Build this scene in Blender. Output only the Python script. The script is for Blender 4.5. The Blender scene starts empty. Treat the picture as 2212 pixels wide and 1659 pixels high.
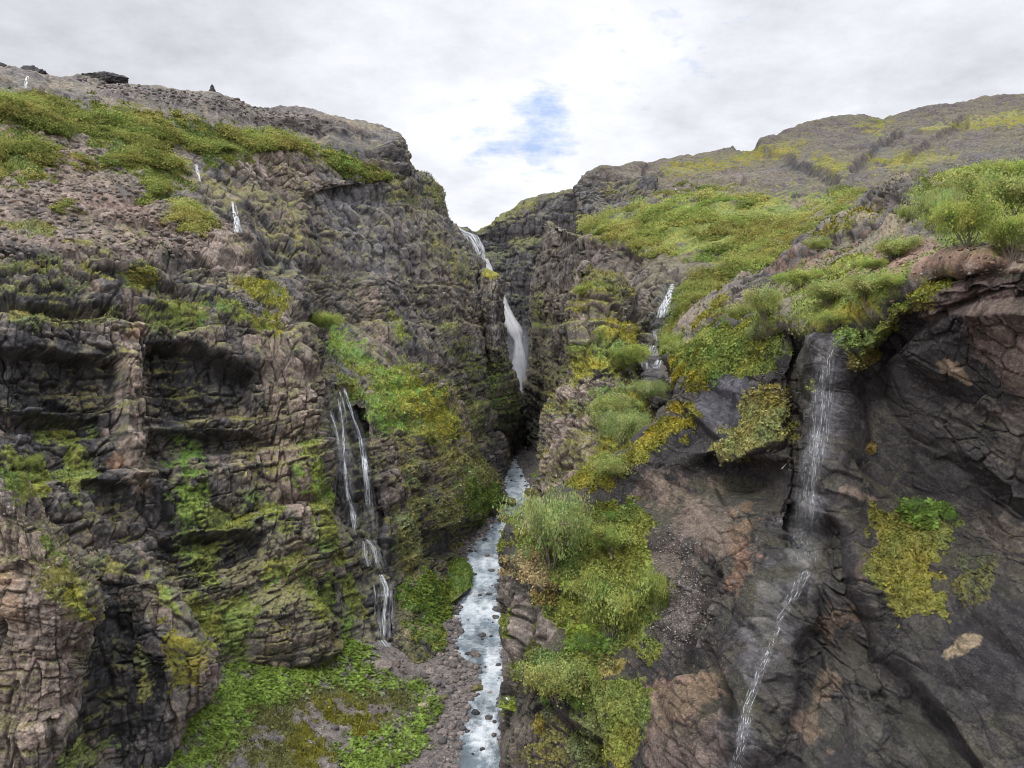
import bpy, math, random
import numpy as np
from mathutils import Vector
rng = np.random.default_rng(7)
random.seed(7)
C = bpy.context.scene.collection
# ------------------------------------------------------------------ camera model (survey: picture point + distance -> place)
F, CX, CY = 1671.0, 1106.0, 829.5
PITCH = math.radians(4.4)
cp, sp = math.cos(PITCH), math.sin(PITCH)

def P(px, py, d):
    """point seen at (px,py) whose distance north of the viewpoint is d metres"""
    px, py, d = np.asarray(px, float), np.asarray(py, float), np.asarray(d, float)
    a = (px-CX)/F; b = -(py-CY)/F
    y = cp+sp*b; z = cp*b-sp
    return np.stack([a/y*d, d, z/y*d], -1)

def proj(p):
    x, y, z = p[..., 0], p[..., 1], p[..., 2]
    dep = y*cp-z*sp; up = y*sp+z*cp
    dep = np.maximum(dep, 1e-3)
    return CX+F*x/dep, CY-F*up/dep

# ------------------------------------------------------------------ noise
def hsh(ix, iy, iz, seed=0):
    h = (ix.astype(np.int64)*374761393+iy.astype(np.int64)*668265263+iz.astype(np.int64)*2147483647+seed*1274126177) & 0xFFFFFFFF
    h = ((h ^ (h >> 13))*1274126177) & 0xFFFFFFFF
    h = ((h ^ (h >> 16))*2246822519) & 0xFFFFFFFF
    h = h ^ (h >> 15)
    return (h & 0xFFFFFF)/float(0x1000000)

def vnoise(p, seed=0):
    f = np.floor(p); t = p-f; t = t*t*t*(t*(t*6-15)+10)
    i = f.astype(np.int64); out = 0
    for a in (0, 1):
        wa = t[..., 0] if a else 1-t[..., 0]
        for b in (0, 1):
            wb = t[..., 1] if b else 1-t[..., 1]
            for c in (0, 1):
                wc = t[..., 2] if c else 1-t[..., 2]
                out = out+wa*wb*wc*hsh(i[..., 0]+a, i[..., 1]+b, i[..., 2]+c, seed)
    return out*2-1

def fbm(p, octv=4, seed=0, gain=.5):
    s, a, n = 0, 1.0, 0
    for k in range(octv):
        s = s+a*vnoise(p*(2.03**k)+k*17.3, seed+k); n += a; a *= gain
    return s/n

def cells(p, seed=0, jit=.8):
    """2x2x2 cell search: nearest cell random values, vector to its centre, F2-F1"""
    base = np.floor(p-.5).astype(np.int64)
    sh = p.shape[:-1]
    f1 = np.full(sh, 9.); f2 = np.full(sh, 9.)
    r = np.zeros(sh); rv = np.zeros(sh+(3,)); dv = np.zeros(sh+(3,))
    for a in (0, 1):
        for b in (0, 1):
            for c in (0, 1):
                ix, iy, iz = base[..., 0]+a, base[..., 1]+b, base[..., 2]+c
                h1, h2, h3 = hsh(ix, iy, iz, seed), hsh(ix, iy, iz, seed+1), hsh(ix, iy, iz, seed+2)
                dx = p[..., 0]-(ix+.5+(h1-.5)*jit); dy = p[..., 1]-(iy+.5+(h2-.5)*jit); dz = p[..., 2]-(iz+.5+(h3-.5)*jit)
                d = np.sqrt(dx*dx+dy*dy+dz*dz)
                m = d < f1
                f2 = np.where(m, f1, np.minimum(f2, d)); f1 = np.where(m, d, f1)
                r = np.where(m, (h1*7.13+h2*3.7) % 1, r)
                m3 = m[..., None]
                rv = np.where(m3, np.stack([h2-.5, h3-.5, h1-.5], -1)*2, rv)
                dv = np.where(m3, np.stack([dx, dy, dz], -1), dv)
    return r*2-1, (rv*dv).sum(-1), f2-f1, f1

def facets(p, seed=0, K=2.6, tilt=.62, jit=.85, flat=.27):
    """upper envelope of randomly tilted planes, one per cell: flat angular faces that meet in sharp joints"""
    base = np.floor(p-.5).astype(np.int64); sh = p.shape[:-1]
    h1 = np.full(sh, -9.); h2 = np.full(sh, -9.); r = np.zeros(sh)
    for a in (0, 1):
        for b in (0, 1):
            for c in (0, 1):
                ix, iy, iz = base[..., 0]+a, base[..., 1]+b, base[..., 2]+c
                e1, e2, e3 = hsh(ix, iy, iz, seed), hsh(ix, iy, iz, seed+1), hsh(ix, iy, iz, seed+2)
                dx = p[..., 0]-(ix+.5+(e1-.5)*jit); dy = p[..., 1]-(iy+.5+(e2-.5)*jit); dz = p[..., 2]-(iz+.5+(e3-.5)*jit)
                g1, g2, g3 = (e2*5.3+e1) % 1-.5, (e3*6.1+e2) % 1-.5, (e1*4.7+e3) % 1-.5
                v = ((e1*7.13+e2*3.7) % 1-.5)*.75+tilt*2*(g1*dx+g2*dy+g3*dz)
                ca, sa = np.cos(e3*1.5), np.sin(e3*1.5)
                li = np.maximum(np.maximum(np.abs(ca*dx+sa*dy), np.abs(ca*dy-sa*dx)), np.abs(dz))
                v = v-K*np.maximum(li-flat, 0)
                m = v > h1
                h2 = np.where(m, h1, np.maximum(h2, v)); h1 = np.where(m, v, h1)
                r = np.where(m, (e1*3.1+e2*8.7+e3) % 1, r)
    return h1, r*2-1, h1-h2

def sstep(a, b, x):
    t = np.clip((x-a)/(b-a), 0, 1); return t*t*(3-2*t)

def mix(a, b, t):
    t = np.asarray(t)[..., None]
    return a*(1-t)+np.asarray(b)*t

# ------------------------------------------------------------------ lofted landforms
def crom(ctrl, ts):
    """Catmull-Rom along axis 0"""
    n = len(ctrl)
    i = np.clip(np.floor(ts).astype(int), 0, n-2); t = (ts-i)
    g = lambda k: ctrl[np.clip(k, 0, n-1)]
    p0, p1, p2, p3 = g(i-1), g(i), g(i+1), g(i+2)
    sh = (len(ts),)+(1,)*(ctrl.ndim-1); t = t.reshape(sh)
    m1, m2 = (p2-p0)*.42, (p3-p1)*.42
    return (2*t**3-3*t**2+1)*p1+(t**3-2*t**2+t)*m1+(-2*t**3+3*t**2)*p2+(t**3-t**2)*m2

def loft(rows, res=1.3, s=5.):
    A = np.array(rows, float)
    W = P(A[..., 0], A[..., 1], A[..., 2])
    inside = (A[..., 0] > -60) & (A[..., 0] < 2270) & (A[..., 1] < 1720)
    def counts(axis):
        dif = np.diff(A[..., :2], axis=axis); L = np.hypot(dif[..., 0], dif[..., 1])*.4629
        wl = np.linalg.norm(np.diff(W, axis=axis), axis=-1)
        dm = A[..., 2].mean()
        L = np.minimum(np.maximum(L, wl/(.105*s)), np.maximum(2.3*L, .4*wl*773/dm))
        ins = (inside[:, 1:] | inside[:, :-1]) if axis == 1 else (inside[1:] | inside[:-1])
        L = np.where(ins, L, L*.2)
        m = L.max(axis=1-axis)*.6+L.mean(axis=1-axis)*.4
        return np.maximum(3, np.ceil(m/res)).astype(int)
    def params(cn):
        ts = [np.arange(c)/c+k for k, c in enumerate(cn)]
        return np.concatenate(ts+[[len(cn)]])
    G = crom(W, params(counts(0)))
    G = np.swapaxes(crom(np.swapaxes(G, 0, 1), params(counts(1))), 0, 1)
    return G

def gnormals(G):
    du = np.gradient(G, axis=1); dv = np.gradient(G, axis=0)
    n = np.cross(dv, du)
    n /= np.maximum(np.linalg.norm(n, axis=-1, keepdims=True), 1e-9)
    return n

def facing(G, n):
    s = np.sign(-(G*n).sum(-1).mean())
    return n*(s if s else 1)

def blur(a, k):
    for ax in (0, 1):
        for _ in range(2):
            pad = [(0, 0)]*a.ndim; pad[ax] = (k, k)
            b = np.cumsum(np.pad(a, pad, mode='edge'), axis=ax)
            z = np.zeros_like(np.take(b, [0], axis=ax)); b = np.concatenate([z, b], axis=ax)
            n = a.shape[ax]
            a = (np.take(b, range(2*k+1, 2*k+1+n), axis=ax)-np.take(b, range(0, n), axis=ax))/(2*k+1)
    return a

SURF = {}
SPC = [None]
def fine(cell):
    return sstep(.55, .22, SPC[0]/cell)


def grid_mesh(name, G, mat, attrs, smooth=False, flip=False):
    R, Cn = G.shape[:2]
    me = bpy.data.meshes.new(name)
    me.vertices.add(R*Cn); me.vertices.foreach_set('co', G.reshape(-1).astype(np.float32))
    idx = np.arange(R*Cn).reshape(R, Cn)
    q = np.stack([idx[:-1, :-1], idx[1:, :-1], idx[1:, 1:], idx[:-1, 1:]], -1).reshape(-1, 4)
    if flip: q = q[:, ::-1]
    set_polys(me, q)
    put_attrs(me, attrs)
    if smooth: me.polygons.foreach_set('use_smooth', np.ones(len(q), bool))
    me.update(); me.validate()
    me.materials.append(mat)
    o = bpy.data.objects.new(name, me); C.objects.link(o)
    return o

def set_polys(me, q):
    k = q.shape[1]
    me.loops.add(q.size); me.loops.foreach_set('vertex_index', q.reshape(-1).astype(np.int32))
    me.polygons.add(len(q)); me.polygons.foreach_set('loop_start', np.arange(0, q.size, k, dtype=np.int32))

def put_attrs(me, attrs):
    for k, v in attrs.items():
        v = np.asarray(v, np.float32)
        if v.ndim >= 2 and v.shape[-1] == 3:
            a = me.attributes.new(k, 'FLOAT_COLOR' if k == 'Col' else 'FLOAT_VECTOR', 'POINT')
            v = v.reshape(-1, 3)
            if k == 'Col':
                a.data.foreach_set('color', np.concatenate([v, np.ones((len(v), 1), np.float32)], 1).reshape(-1))
            else:
                a.data.foreach_set('vector', v.reshape(-1))
        else:
            a = me.attributes.new(k, 'FLOAT', 'POINT'); a.data.foreach_set('value', v.reshape(-1))

def raw_mesh(name, v, q, mat, attrs=None, smooth=False, parent=None):
    me = bpy.data.meshes.new(name)
    v = np.asarray(v, np.float32)
    me.vertices.add(len(v)); me.vertices.foreach_set('co', v.reshape(-1))
    qs = q if isinstance(q, list) else [q]
    flat = np.concatenate([x.reshape(-1) for x in qs]); st = []; o = 0
    for x in qs:
        st.append(o+np.arange(0, x.size, x.shape[1])); o += x.size
    st = np.concatenate(st)
    me.loops.add(len(flat)); me.loops.foreach_set('vertex_index', flat.astype(np.int32))
    me.polygons.add(len(st)); me.polygons.foreach_set('loop_start', st.astype(np.int32))
    if attrs: put_attrs(me, attrs)
    if smooth: me.polygons.foreach_set('use_smooth', np.ones(len(st), bool))
    me.update(); me.validate(); me.materials.append(mat)
    ob = bpy.data.objects.new(name, me); C.objects.link(ob)
    if parent: ob.parent = parent
    return ob

def tag(o, label=None, cat=None, group=None, kind=None):
    if label: o['label'] = label
    if cat: o['category'] = cat
    if group: o['group'] = group
    if kind: o['kind'] = kind
    return o

# ------------------------------------------------------------------ node materials
def nodes(name):
    m = bpy.data.materials.new(name); m.use_nodes = True
    nt = m.node_tree; nt.nodes.clear()
    out = nt.nodes.new('ShaderNodeOutputMaterial')
    return m, nt, out

def N(nt, typ, ins=None, **kw):
    n = nt.nodes.new(typ)
    for k, v in kw.items(): setattr(n, k, v)
    for k, v in (ins or {}).items():
        s = n.inputs[k]
        if isinstance(v, bpy.types.NodeSocket): nt.links.new(v, s)
        else: s.default_value = v
    return n

def noise_node(nt, vec, scale, detail=4, rough=.6):
    return N(nt, 'ShaderNodeTexNoise', {'Vector': vec, 'Scale': scale, 'Detail': detail, 'Roughness': rough})

def mapr(nt, val, a, b, c, d):
    return N(nt, 'ShaderNodeMapRange', {'Value': val, 'From Min': a, 'From Max': b, 'To Min': c, 'To Max': d}).outputs[0]

def mul_col(nt, col, fac):
    c = N(nt, 'ShaderNodeCombineColor', {0: fac, 1: fac, 2: fac})
    return N(nt, 'ShaderNodeMix', {'Factor': 1.0, 'A': col, 'B': c.outputs[0]}, data_type='RGBA', blend_type='MULTIPLY')

def mixnode(nt, fac, a, b):
    n = nt.nodes.new('ShaderNodeMix'); n.data_type = 'RGBA'
    for s, v in ((n.inputs[0], fac), (n.inputs[6], a), (n.inputs[7], b)):
        if isinstance(v, bpy.types.NodeSocket): nt.links.new(v, s)
        else: s.default_value = v
    return n.outputs[2]

def mulmix(nt, col, fac):
    n = nt.nodes.new('ShaderNodeMix'); n.data_type = 'RGBA'; n.blend_type = 'MULTIPLY'
    n.inputs[0].default_value = 1
    c = N(nt, 'ShaderNodeCombineColor', {0: fac, 1: fac, 2: fac})
    nt.links.new(col, n.inputs[6]); nt.links.new(c.outputs[0], n.inputs[7])
    return n.outputs[2]

def rock_mat(name, sc, bump):
    """rock: mineral colour from the mesh attribute, grain, lichen flecks and a fine bump; wet stone is glossier"""
    m, nt, out = nodes(name)
    geo = N(nt, 'ShaderNodeNewGeometry'); pos = geo.outputs['Position']
    col = N(nt, 'ShaderNodeAttribute', attribute_name='Col').outputs['Color']
    wet = N(nt, 'ShaderNodeAttribute', attribute_name='Wet').outputs['Fac']
    lic = N(nt, 'ShaderNodeAttribute', attribute_name='Lichen').outputs['Fac']
    n1 = noise_node(nt, pos, sc, 6, .7).outputs[0]
    n2 = noise_node(nt, pos, sc*5, 4, .7).outputs[0]
    warp = N(nt, 'ShaderNodeVectorMath', {0: pos, 1: N(nt, 'ShaderNodeVectorMath', {0: noise_node(nt, pos, sc*2, 2).outputs['Color'], 'Scale': .25/sc}, operation='SCALE').outputs[0]}, operation='ADD').outputs[0]
    sq = N(nt, 'ShaderNodeMapping', {'Vector': warp, 'Scale': (1, 1, .8)}).outputs[0]
    vo = N(nt, 'ShaderNodeTexVoronoi', {'Vector': sq, 'Scale': sc*2.2}, feature='F1')
    ve = N(nt, 'ShaderNodeTexVoronoi', {'Vector': sq, 'Scale': sc*2.2}, feature='DISTANCE_TO_EDGE')
    chip = N(nt, 'ShaderNodeSeparateColor', {0: vo.outputs['Color']}).outputs[0]
    f = N(nt, 'ShaderNodeMath', {0: mapr(nt, n1, .3, .7, .72, 1.28), 1: mapr(nt, n2, .3, .7, .78, 1.22)}, operation='MULTIPLY').outputs[0]
    f = N(nt, 'ShaderNodeMath', {0: f, 1: mapr(nt, chip, 0, 1, .72, 1.28)}, operation='MULTIPLY').outputs[0]
    f = N(nt, 'ShaderNodeMath', {0: f, 1: mapr(nt, ve.outputs[0], 0, .06, .6, 1)}, operation='MULTIPLY').outputs[0]
    c = mulmix(nt, col, f)
    n3 = noise_node(nt, pos, sc*2.6, 3, .6).outputs[0]
    lm = N(nt, 'ShaderNodeMath', {0: mapr(nt, n3, .6, .66, 0, 1), 1: lic}, operation='MULTIPLY').outputs[0]
    c = mixnode(nt, lm, c, (.5, .47, .43, 1))
    hgt = N(nt, 'ShaderNodeMath', {0: N(nt, 'ShaderNodeMath', {0: chip, 1: mapr(nt, ve.outputs[0], 0, .12, 0, 1)}, operation='MULTIPLY').outputs[0], 1: n2}, operation='ADD').outputs[0]
    b2 = N(nt, 'ShaderNodeBump', {'Strength': bump, 'Distance': .28/sc, 'Height': hgt})
    bs = N(nt, 'ShaderNodeBsdfPrincipled', {'Base Color': c, 'Roughness': mapr(nt, wet, 0, 1, .95, .5), 'Normal': b2.outputs[0], 'Specular IOR Level': .35})
    nt.links.new(bs.outputs[0], out.inputs[0])
    return m

def leaf_mat(name, trans=.35):
    m, nt, out = nodes(name)
    col = N(nt, 'ShaderNodeAttribute', attribute_name='Col').outputs['Color']
    pos = N(nt, 'ShaderNodeNewGeometry').outputs['Position']
    n = noise_node(nt, pos, .7, 3).outputs[0]
    c = mulmix(nt, col, mapr(nt, n, .3, .7, .75, 1.25))
    d = N(nt, 'ShaderNodeBsdfDiffuse', {'Color': c}); t = N(nt, 'ShaderNodeBsdfTranslucent', {'Color': c})
    ms = N(nt, 'ShaderNodeMixShader', {0: trans, 1: d.outputs[0], 2: t.outputs[0]})
    nt.links.new(ms.outputs[0], out.inputs[0])
    return m

def bark_mat():
    m, nt, out = nodes('bark')
    tc = N(nt, 'ShaderNodeTexCoord').outputs['Object']
    n = noise_node(nt, tc, 12, 4).outputs[0]
    c = mixnode(nt, n, (.10, .075, .055, 1), (.30, .26, .22, 1))
    bs = N(nt, 'ShaderNodeBsdfPrincipled', {'Base Color': c, 'Roughness': .9})
    nt.links.new(bs.outputs[0], out.inputs[0]); return m

def plain_mat(name, c0, c1, scale, rough=.8):
    m, nt, out = nodes(name)
    tc = N(nt, 'ShaderNodeTexCoord').outputs['Object']
    n = noise_node(nt, tc, scale, 5).outputs[0]
    bs = N(nt, 'ShaderNodeBsdfPrincipled', {'Base Color': mixnode(nt, mapr(nt, n, .3, .7, 0, 1), c0+(1,), c1+(1,)), 'Roughness': rough})
    nt.links.new(bs.outputs[0], out.inputs[0]); return m

def fall_mat(name, col=(.82, .85, .88), lo=.42, hi=.62, amax=1.0, amin=.05):
    """falling water: white threads with gaps where the rock shows through"""
    m, nt, out = nodes(name)
    uv = N(nt, 'ShaderNodeAttribute', attribute_name='Flow').outputs['Vector']
    al = N(nt, 'ShaderNodeAttribute', attribute_name='Cover').outputs['Fac']
    n1 = noise_node(nt, uv, 1.0, 6, .65).outputs[0]
    a = mapr(nt, n1, lo, hi, amin, amax)
    a = N(nt, 'ShaderNodeMath', {0: a, 1: al}, operation='MULTIPLY', use_clamp=True).outputs[0]
    d = N(nt, 'ShaderNodeBsdfDiffuse', {'Color': col+(1,)}); t = N(nt, 'ShaderNodeBsdfTranslucent', {'Color': col+(1,)})
    ms = N(nt, 'ShaderNodeMixShader', {0: .4, 1: d.outputs[0], 2: t.outputs[0]})
    tr = N(nt, 'ShaderNodeBsdfTransparent')
    mm = N(nt, 'ShaderNodeMixShader', {0: a, 1: tr.outputs[0], 2: ms.outputs[0]})
    nt.links.new(mm.outputs[0], out.inputs[0]); return m

def river_mat():
    m, nt, out = nodes('river_water')
    col = N(nt, 'ShaderNodeAttribute', attribute_name='Col').outputs['Color']
    foam = N(nt, 'ShaderNodeAttribute', attribute_name='Foam').outputs['Fac']
    pos = N(nt, 'ShaderNodeNewGeometry').outputs['Position']
    mp = N(nt, 'ShaderNodeMapping', {'Vector': pos, 'Scale': (2.2, .8, 1)}).outputs[0]
    n = noise_node(nt, mp, 1.9, 7, .75).outputs[0]
    n2 = noise_node(nt, mp, 3.2, 4, .7).outputs[0]
    fm = N(nt, 'ShaderNodeMath', {0: n, 1: foam}, operation='ADD').outputs[0]
    c = mixnode(nt, mapr(nt, fm, .70, 1.2, 0, 1), col, (.74, .78, .81, 1))
    b = N(nt, 'ShaderNodeBump', {'Strength': .7, 'Distance': .5, 'Height': n2})
    bs = N(nt, 'ShaderNodeBsdfPrincipled', {'Base Color': c, 'Roughness': mapr(nt, fm, .8, 1.1, .3, .8), 'Normal': b.outputs[0], 'IOR': 1.33})
    nt.links.new(bs.outputs[0], out.inputs[0]); return m

M_FAR = rock_mat('basalt_far', .55, .5)
M_MID = rock_mat('basalt', 1.1, .55)
M_NEAR = rock_mat('wet_tuff', 3.0, .6)
M_LEAF = leaf_mat('birch_leaves', .48)
M_MOSS = leaf_mat('moss_and_grass', .2)
M_BARK = bark_mat()
M_FALL = fall_mat('falling_water')
M_PLUNGE = fall_mat('plunging_water', (.95, .96, .98), .32, .54, 1.0, .5)
M_SHEET = fall_mat('thin_water_sheet', (.78, .8, .85), .42, .78, .55, .0)
M_VEIL = fall_mat('spray_veil', (.66, .69, .77), .2, .8, .8, .3)
M_TRICKLE = fall_mat('trickling_water', (.8, .82, .86), .54, .66, .85)
M_RIVER = river_mat()

# palette: real colours of dry rock, dark basalt, soil and plants
TAN = np.array([.285, .225, .185]); GREY = np.array([.165, .148, .138]); DARK = np.array([.040, .038, .041])
BROWN = np.array([.20, .13, .095]); ORANGE = np.array([.30, .14, .055]); SCREE = np.array([.25, .195, .165])
GRASS = np.array([.20, .235, .06]); LUSH = np.array([.165, .235, .05]); MOSS = np.array([.30, .285, .055]); OLIVE = np.array([.195, .20, .075])
SOIL = np.array([.24, .155, .115]); WETD = np.array([.050, .047, .052]); SAND = np.array([.33, .27, .21])

def ell(px, py, cx, cy, rx, ry, ang=0):
    a = math.radians(ang); dx, dy = px-cx, py-cy
    u = (dx*math.cos(a)+dy*math.sin(a))/rx; v = (-dx*math.sin(a)+dy*math.cos(a))/ry
    return np.sqrt(u*u+v*v)

def stroke(px, py, pts, w):
    best = np.full(px.shape, 1e9)
    for (x0, y0), (x1, y1) in zip(pts[:-1], pts[1:]):
        dx, dy = x1-x0, y1-y0; L = dx*dx+dy*dy+1e-9
        t = np.clip(((px-x0)*dx+(py-y0)*dy)/L, 0, 1)
        best = np.minimum(best, np.hypot(px-x0-t*dx, py-y0-t*dy))
    return best/w

def poly_d(px, py, pts, soft):
    """~0 inside, growing outside in units of soft (1 at the edge)"""
    ins = np.zeros(px.shape, bool); n = len(pts); best = np.full(px.shape, 1e9)
    for i in range(n):
        x0, y0 = pts[i]; x1, y1 = pts[(i+1) % n]
        c = ((y0 > py) != (y1 > py)) & (px < (x1-x0)*(py-y0)/((y1-y0) or 1e-9)+x0); ins ^= c
        dx, dy = x1-x0, y1-y0; L = dx*dx+dy*dy+1e-9
        t = np.clip(((px-x0)*dx+(py-y0)*dy)/L, 0, 1)
        best = np.minimum(best, np.hypot(px-x0-t*dx, py-y0-t*dy))
    return 1+np.where(ins, -best, best)/soft

def patch_mask(px, py, nz, spec, hard=.35):
    """spec: ('e',cx,cy,rx,ry[,ang]) | ('s',pts,w) | ('p',pts,soft); edge frayed by the noise nz"""
    if spec[0] == 'e': d = ell(px, py, *spec[1:])
    elif spec[0] == 's': d = stroke(px, py, spec[1], spec[2])
    else: d = poly_d(px, py, spec[1], spec[2])
    return sstep(1+hard, 1-hard, d+nz*(.9 if spec[0] == 'e' else 2.8))

def landform(name, rows, mat, sdist, style, paint, label, res=1.3, dents=(), auto_moss=(.0, .0), no_auto=None, cat='cliff', smooth=False, base_cols=None):
    G = loft(rows, res, sdist)
    n = facing(G, gnormals(G)); n = blur(n, 3); n /= np.linalg.norm(n, axis=-1, keepdims=True)
    px, py = proj(G)
    s = sdist
    # large hollows and bulges
    for spec, dep in dents:
        if spec[0] == 'e': d = ell(px, py, *spec[1:])
        elif spec[0] == 's': d = stroke(px, py, spec[1], spec[2])
        else: d = poly_d(px, py, spec[1], spec[2])
        G = G-n*(dep*sstep(1.25, .55, d+.25*fbm(G/(s*2.5), 2, 5)))[..., None]
    wp = G+np.stack([fbm(G/(s*1.5), 3, 11), fbm(G/(s*1.5), 3, 12), fbm(G/(s*1.5), 3, 13)], -1)*s*.22
    sp_ = np.maximum(np.linalg.norm(np.gradient(G, axis=1), axis=-1), np.linalg.norm(np.gradient(G, axis=0), axis=-1))
    SPC[0] = blur(sp_, 2)
    h, tint, crack = style(G, wp, s, px, py)
    G2 = G+n*h[..., None]
    n2 = facing(G2, gnormals(G2)); px, py = proj(G2)
    nz = fbm(G2/(s*.45), 4, 21); nf = fbm(G2/(s*.12), 3, 22); nb = fbm(G2/(s*2.2), 3, 23)
    bc = base_cols or (GREY, TAN, DARK)
    t = np.clip(.5+.5*tint+.5*nb, 0, 1)
    col = mix(np.broadcast_to(bc[0], G2.shape), bc[1], sstep(.45, .95, t))
    col = mix(col, bc[2], sstep(.42, .1, t)*.85)
    wet = np.zeros(G2.shape[:2]); lich = np.full(G2.shape[:2], .18); veg = np.zeros(G2.shape[:2])
    up = n2[..., 2]
    vk = {}
    for kind, spec, strength, colour in paint:
        m = patch_mask(px, py, nz*1.0+nf*.45+nb*.5, spec)*strength
        if kind == 'rock': col = mix(col, colour*(1+.5*tint[..., None]+.3*nf[..., None]), m); veg *= 1-m
        elif kind == 'wet': col = mix(col, colour*np.maximum(.3, 1+.9*tint[..., None]), m); wet = np.maximum(wet, m); veg *= 1-m  # dark wet rock; painted shade of recesses goes through this kind as well
        elif kind == 'lichen': lich = np.maximum(lich, m)
        else:
            # plants cling to ledges first, then cover the rest where the patch is dense
            mm = sstep(.30, .58, m*(.60+.55*np.clip(up, -.25, 1))+.24*nf+.12*nz) * (m > .02)
            veg = np.maximum(veg, mm)
            hv = vnoise(G2/(s*.7), 35); hv2 = vnoise(G2/(s*.25), 36)
            cv = colour*np.stack([1+.22*hv+.12*hv2, 1+.06*hv, 1-.15*hv], -1)
            col = mix(col, cv*(1+.3*nf[..., None]+.25*nz[..., None]), mm)
            vk[kind] = np.maximum(vk.get(kind, 0), mm)
    # thin cover on every ledge that faces up
    am, thr = auto_moss
    if am:
        m = sstep(thr, thr+.25, up+.3*nz)*am*(1-veg)*sstep(-.25, .3, nb+nz*.6)
        if no_auto: m = m*(1-.8*patch_mask(px, py, nz, no_auto))
        hue = np.clip(.5+1.2*vnoise(G2/(s*1.3), 31), 0, 1)
        col = mix(col, mix(np.broadcast_to(OLIVE, G2.shape), MOSS*.8, hue), m); veg = np.maximum(veg, m*.6)
    lich = lich*(1-veg)*(1-wet)
    col = np.clip(col*(1-.7*crack[..., None]*(1-veg[..., None])), .012, .6)  # joints darkened in the colour: soil plus the shadow inside the cracks
    G2 = G2+n*(veg*(.06*s*(nf+.4)))[..., None]
    nn = gnormals(G2); flip = (-(G2*nn).sum(-1).mean()) < 0
    o = grid_mesh(name, G2, mat, {'Col': col, 'Wet': wet, 'Lichen': lich}, smooth, flip=not flip)
    tag(o, label, cat, kind='structure')
    SURF.setdefault(name, []).append(None)
    S = dict(V=G2.reshape(-1, 3), N=n2.reshape(-1, 3), px=px.reshape(-1), py=py.reshape(-1), veg=veg.reshape(-1), nz=nz.reshape(-1), nf=nf.reshape(-1),
             kinds={k: v.reshape(-1) for k, v in vk.items()}, shape=G2.shape[:2], col=col.reshape(-1, 3))
    # metres^2 per vertex, to spread plants evenly
    du = np.linalg.norm(np.gradient(G2, axis=1), axis=-1); dv = np.linalg.norm(np.gradient(G2, axis=0), axis=-1)
    S['area'] = (du*dv).reshape(-1)
    return S

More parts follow.
